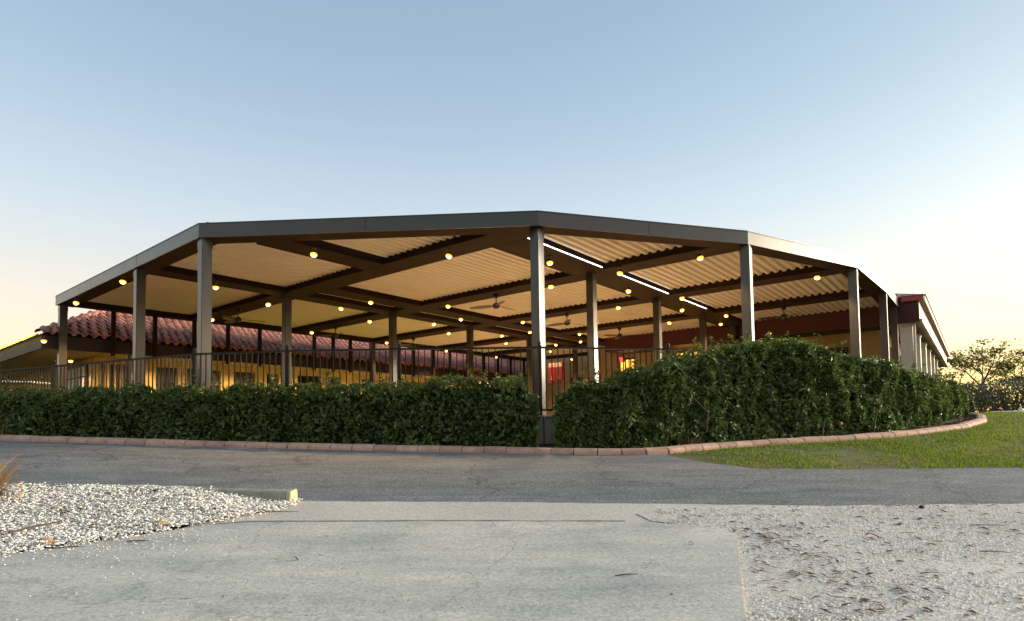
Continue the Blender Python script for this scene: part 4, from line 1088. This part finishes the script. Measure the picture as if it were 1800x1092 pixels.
# ================================================================== CONCRETE WHEEL STOP, SHELLS, LITTER
blk = thing('concrete_stop', (-2.6, 5.36, gz(-2.6, 5.36)), 'weathered concrete kerb stop with a worn yellow end, half buried in white shells', 'kerb stop')
a, b = Vector((-5.2, 5.58, 0)), Vector((-2.0, 5.32, 0)); d = (b - a).normalized(); nrm = Vector((-d.y, d.x, 0))
def stop(s0, s1, nm, m, e=0.0):
    mb = MB(); pr_ = [(-.080 - e, -.04), (-.070 - e, .098), (-.058, .112 + e), (.058, .112 + e), (.070 + e, .098), (.080 + e, -.04)]
    vs2 = []
    for s_ in (s0, s1):
        for (q, z) in pr_:
            p = a + d * s_ + nrm * q; vs2.append((p.x, p.y, gz(p.x, p.y) + z))
    k = len(pr_); mb.add(vs2, [tuple(range(k)), tuple(range(2 * k - 1, k - 1, -1))] + [(i, k + i, k + (i + 1) % k, (i + 1) % k) for i in range(k)])
    mb.build(nm, m, blk, bevel=.008)
Ls = (b - a).length
stop(0, Ls - .045, 'block', M['moss']); stop(Ls - .044, Ls, 'yellow_end', M['yellowpaint'], .002)

def shells(name, X, Y, Z, size, label, seed):
    r = np.random.default_rng(seed); n = len(X)
    ax = size * r.uniform(.5, 1.3, n); ay = ax * r.uniform(.5, .95, n); az = ax * r.uniform(.16, .4, n)
    q = unit(np.stack([r.normal(0, .28, n), r.normal(0, .28, n), np.ones(n)], 1)); h = r.uniform(0, 6.28, n)
    t = np.stack([np.cos(h), np.sin(h), np.zeros(n)], 1); t = unit(t - q * (t * q).sum(1, keepdims=True)); s_ = np.cross(q, t)
    C = np.stack([X, Y, Z], 1)
    j = lambda: r.uniform(.7, 1.2, (n, 1))
    vs2 = [C + t * ax[:, None] * j(), C + (s_ * ay[:, None] + t * ax[:, None] * .2) * j(), C - t * ax[:, None] * j(), C - (s_ * ay[:, None] - t * ax[:, None] * .15) * j(), C + q * az[:, None], C - q * az[:, None]]
    co = np.stack(vs2, 1).reshape(-1, 3); i = (np.arange(n) * 6)[:, None]
    f = np.array([0, 1, 4, 1, 2, 4, 2, 3, 4, 3, 0, 4, 1, 0, 5, 2, 1, 5, 3, 2, 5, 0, 3, 5])[None, :]
    o = link(name, np_mesh(name, co, (i + f).ravel(), 3), M['shell']); tag(o, label, 'shells', kind='stuff'); return o
def poly_in(poly, X, Y):
    c = np.zeros(len(X), bool); px = np.array([p[0] for p in poly]); py = np.array([p[1] for p in poly]); j = len(poly) - 1
    for i in range(len(poly)):
        m_ = ((py[i] > Y) != (py[j] > Y)) & (X < (px[j] - px[i]) * (Y - py[i]) / (py[j] - py[i] + 1e-12) + px[i]); c ^= m_; j = i
    return c
LB = [(-1.93, 5.28), (-1.98, 5.06), (-2.25, 4.67), (-2.78, 4.20), (-3.28, 3.86), (-4.55, 3.02), (-6.5, 2.6), (-6.5, 5.7), (-5.05, 5.58), (-3.34, 5.40), (-2.2, 5.22)]
n = 60000; X = rng.uniform(-6.2, -1.9, n); Y = rng.uniform(2.9, 5.75, n)
ok = poly_in(LB, X + rng.normal(0, .06, n), Y + rng.normal(0, .06, n)) & (-X / Y < 1.02) & (Y < 5.47 - (X + 2) * .085 - .11 + .1 * rng.random(n))
pn = fnoise(np.stack([X, Y, X * 0], 1), 2.2, 9.0); ok &= pn + rng.uniform(-.3, .6, n) > -.25
X, Y = X[ok][:30000], Y[ok][:30000]; Z = np.array([gz(a_, b_) + mound(a_, b_) + .006 for a_, b_ in zip(X, Y)]) + rng.uniform(0, .022, len(X))
shells('crushed_shells', X, Y, Z, .016, 'bright white broken shells heaped behind the kerb stop on the left', 1)
n = 90000; X = rng.uniform(.7, 5.2, n); Y = rng.uniform(2.3, 4.95, n)
RB = [(1.06, 4.55), (1.25, 4.98), (2.38, 4.92), (4.29, 4.88), (6, 4.88), (6, 2), (.8, 2), (1.08, 2.72), (1.34, 3.44), (1.57, 4.07), (1.3, 4.36)]
ok = poly_in(RB, X + rng.normal(0, .03, n), Y + rng.normal(0, .03, n)) & (X / Y < 1.5)
pn = fnoise(np.stack([X * .7, Y * 1.4, X * 0], 1), 1.6, 4.0); ok &= pn + .35 * (Y - 3.9) + rng.uniform(-.6, .6, n) > -.08
X, Y = X[ok][:34000], Y[ok][:34000]; Z = np.array([gz(a_, b_) + .0125 for a_, b_ in zip(X, Y)]) + rng.uniform(0, .003, len(X))
shells('pressed_shells', X, Y, Z, .0068, 'white shell fragments pressed into the sandy drive on the right', 2)
n = 260; X = rng.uniform(-2.6, 1.3, n); Y = 2.6 + rng.random(n) * 2.4; ok = rng.random(n) < np.clip(.25 + np.abs(X + .5) * .3, 0, 1); X, Y = X[ok], Y[ok]
n2 = 380; X = np.concatenate([X, rng.normal(-2.75, .35, n2)]); Y = np.concatenate([Y, rng.normal(4.02, .22, n2)])
ok = ~poly_in(LB, X, Y); X, Y = X[ok], Y[ok]
Z = np.array([gz(a_, b_) + (.034 if b_ < 4.5 else .014) for a_, b_ in zip(X, Y)])
shells('stray_shells', X, Y, Z, .007, 'stray white shell crumbs scattered over the concrete drive', 3)
# leaf litter and twigs
cx = rng.uniform(-5.5, -2.2, 14); cyy = rng.uniform(4.0, 5.4, 14); ci = rng.integers(0, 14, 260)
X = np.concatenate([cx[ci] + rng.normal(0, .13, 260), rng.uniform(1.3, 4.6, 520), rng.normal(1.75, .22, 260)]); Y = np.concatenate([cyy[ci] + rng.normal(0, .04, 260), rng.uniform(2.5, 4.9, 520), rng.uniform(2.6, 4.3, 260)])
ok = np.concatenate([poly_in(LB, X[:260], Y[:260]), poly_in(RB, X[260:], Y[260:])]); X, Y = X[ok], Y[ok]; n = len(X)
Z = np.array([gz(a_, b_) + (mound(a_, b_) + .03 if a_ < 0 else .022) for a_, b_ in zip(X, Y)])
h = rng.normal(0, .5, n); L_ = rng.uniform(.015, .075, n)
o = leaves('leaf_litter', np.stack([X, Y, Z], 1), np.stack([np.cos(h), np.sin(h), rng.normal(0, .15, n)], 1), np.stack([rng.normal(0, .3, n), rng.normal(0, .3, n), np.ones(n)], 1), L_, L_ * rng.uniform(.06, .32, n), .2, M['litter'])
tag(o, 'small brown leaves and needles scattered over the shells', 'leaf litter')
# mulch chips at the hedge foot
n = 5000; s = rng.uniform(-9, 11, n); Y = kerb_y(s) + rng.uniform(.08, .5, n); Z = np.array([gz(a_, b_) + .035 for a_, b_ in zip(s, Y)])
h = rng.uniform(0, 6.28, n); L_ = rng.uniform(.02, .07, n)
o = leaves('mulch', np.stack([s, Y, Z], 1), np.stack([np.cos(h), np.sin(h), rng.normal(0, .25, n)], 1), np.stack([rng.normal(0, .4, n), rng.normal(0, .4, n), np.ones(n)], 1), L_, L_ * .35, .2, M['litter'])
tag(o, 'reddish brown mulch and dead leaves between kerb and hedges', 'mulch', kind='stuff')
def twig(p, ang, L, label, r_=.004, bend=.1):
    z = gz(p[0], p[1]) + p[2]; t_ = thing('twig', (p[0], p[1], z), label, 'twig')
    pts = [(p[0] + math.cos(ang) * L * (t - .5) - math.sin(ang) * bend * L * math.sin(t * 3.1), p[1] + math.sin(ang) * L * (t - .5) + math.cos(ang) * bend * L * math.sin(t * 3.1), gz(p[0] + math.cos(ang) * L * (t - .5), p[1] + math.sin(ang) * L * (t - .5)) + p[2] + .004) for t in (0, .25, .5, .75, 1)]
    MB().tube(pts, [r_, r_, r_ * .9, r_ * .7, r_ * .4], 5).build('stem', M['bark'], t_)
twig((-2.02, 4.90, .014), .12, .42, 'thin dark twig lying in front of the kerb stop end')
twig((-2.35, 4.62, .014), -.25, .26, 'short dark twig between the shells and the apron')
twig((-2.6, 4.05, .034), .02, .16, 'small straight twig on the concrete near the shells')
twig((-3.0, 3.92, .034), .2, .22, 'dark stick at the corner of the shell bed')
twig((.62, 3.25, .034), .15, .13, 'short curved twig in the middle of the concrete drive')
twig((2.95, 3.6, .02), -.2, .16, 'dark twig on the sandy shells at the right', .003)
twig((3.4, 4.2, .02), -.12, .24, 'longest dark twig on the sandy shells near the right edge', .003)
twig((2.3, 3.25, .02), .05, .12, 'dark twig on the sandy shells near the slab edge', .003)
twig((-3.55, 4.35, .06), 1.1, .34, 'forked grey stick standing among the white shells', .008)
def leaf_thing(x, y, dz, ang, L, wd, m, label):
    z = gz(x, y) + dz; t_ = thing('fallen_leaf', (x, y, z), label, 'leaf'); mb = MB(); n = 8; vs2 = []
    for i in range(n + 1):
        t = i / n; w = wd * math.sin(math.pi * t) ** .7 * .5
        cx, cy = (t - .5) * L, 0
        for s_ in (-1, 0, 1):
            lx, ly = cx, s_ * w; vs2.append((x + lx * math.cos(ang) - ly * math.sin(ang), y + lx * math.sin(ang) + ly * math.cos(ang), z + .004 + abs(s_) * w * .35 + .012 * math.sin(t * 5)))
    f = []
    for i in range(n):
        for s_ in (0, 1): f.append((3 * i + s_, 3 * i + 3 + s_, 3 * i + 4 + s_, 3 * i + 1 + s_))
    mb.add(vs2, f); mb.build('blade', m, t_, smooth=True)
M['redleaf'] = simple('dried red leaf', (.20, .035, .02), .7, 0, .3, .3, 30)
M['tanleaf'] = simple('dried tan leaf', (.42, .24, .11), .7, 0, .3, .3, 30)
M['darkleaf'] = simple('dark wet leaf', (.03, .022, .018), .7, 0, .3, .3, 30)
leaf_thing(2.42, 3.95, .03, .05, .12, .035, M['redleaf'], 'dried dark red leaf on the shells at the right')
leaf_thing(-3.22, 4.02, .05, .3, .12, .07, M['tanleaf'], 'curled tan leaf at the edge of the shell bed, lower left')
leaf_thing(-2.66, 4.40, .06, .1, .16, .06, M['tanleaf'], 'tan leaf on the white shells near the concrete edge')
leaf_thing(-.15, 4.36, .034, .2, .05, .018, M['darkleaf'], 'small dark leaf near the far edge of the concrete drive')
leaf_thing(1.16, 3.83, .034, -.1, .045, .016, M['darkleaf'], 'small dark leaf near the right edge of the concrete drive')
leaf_thing(-1.35, 3.62, .034, -.1, .05, .016, M['darkleaf'], 'small dark leaf at the left middle of the concrete drive')
mb = MB(); rk = thing('dark_stone', (3.35, 4.80, gz(3.35, 4.8) + .02), 'small dark stone on the shells at the road edge, right', 'stone')
mb.lathe([(.001, -.01), (.02, 0), (.023, .010), (.015, .02), (.001, .024)], 7, (3.35, 4.80, gz(3.35, 4.8) + .012)); mb.build('stone', M['darkleaf'], rk, bevel=.004)
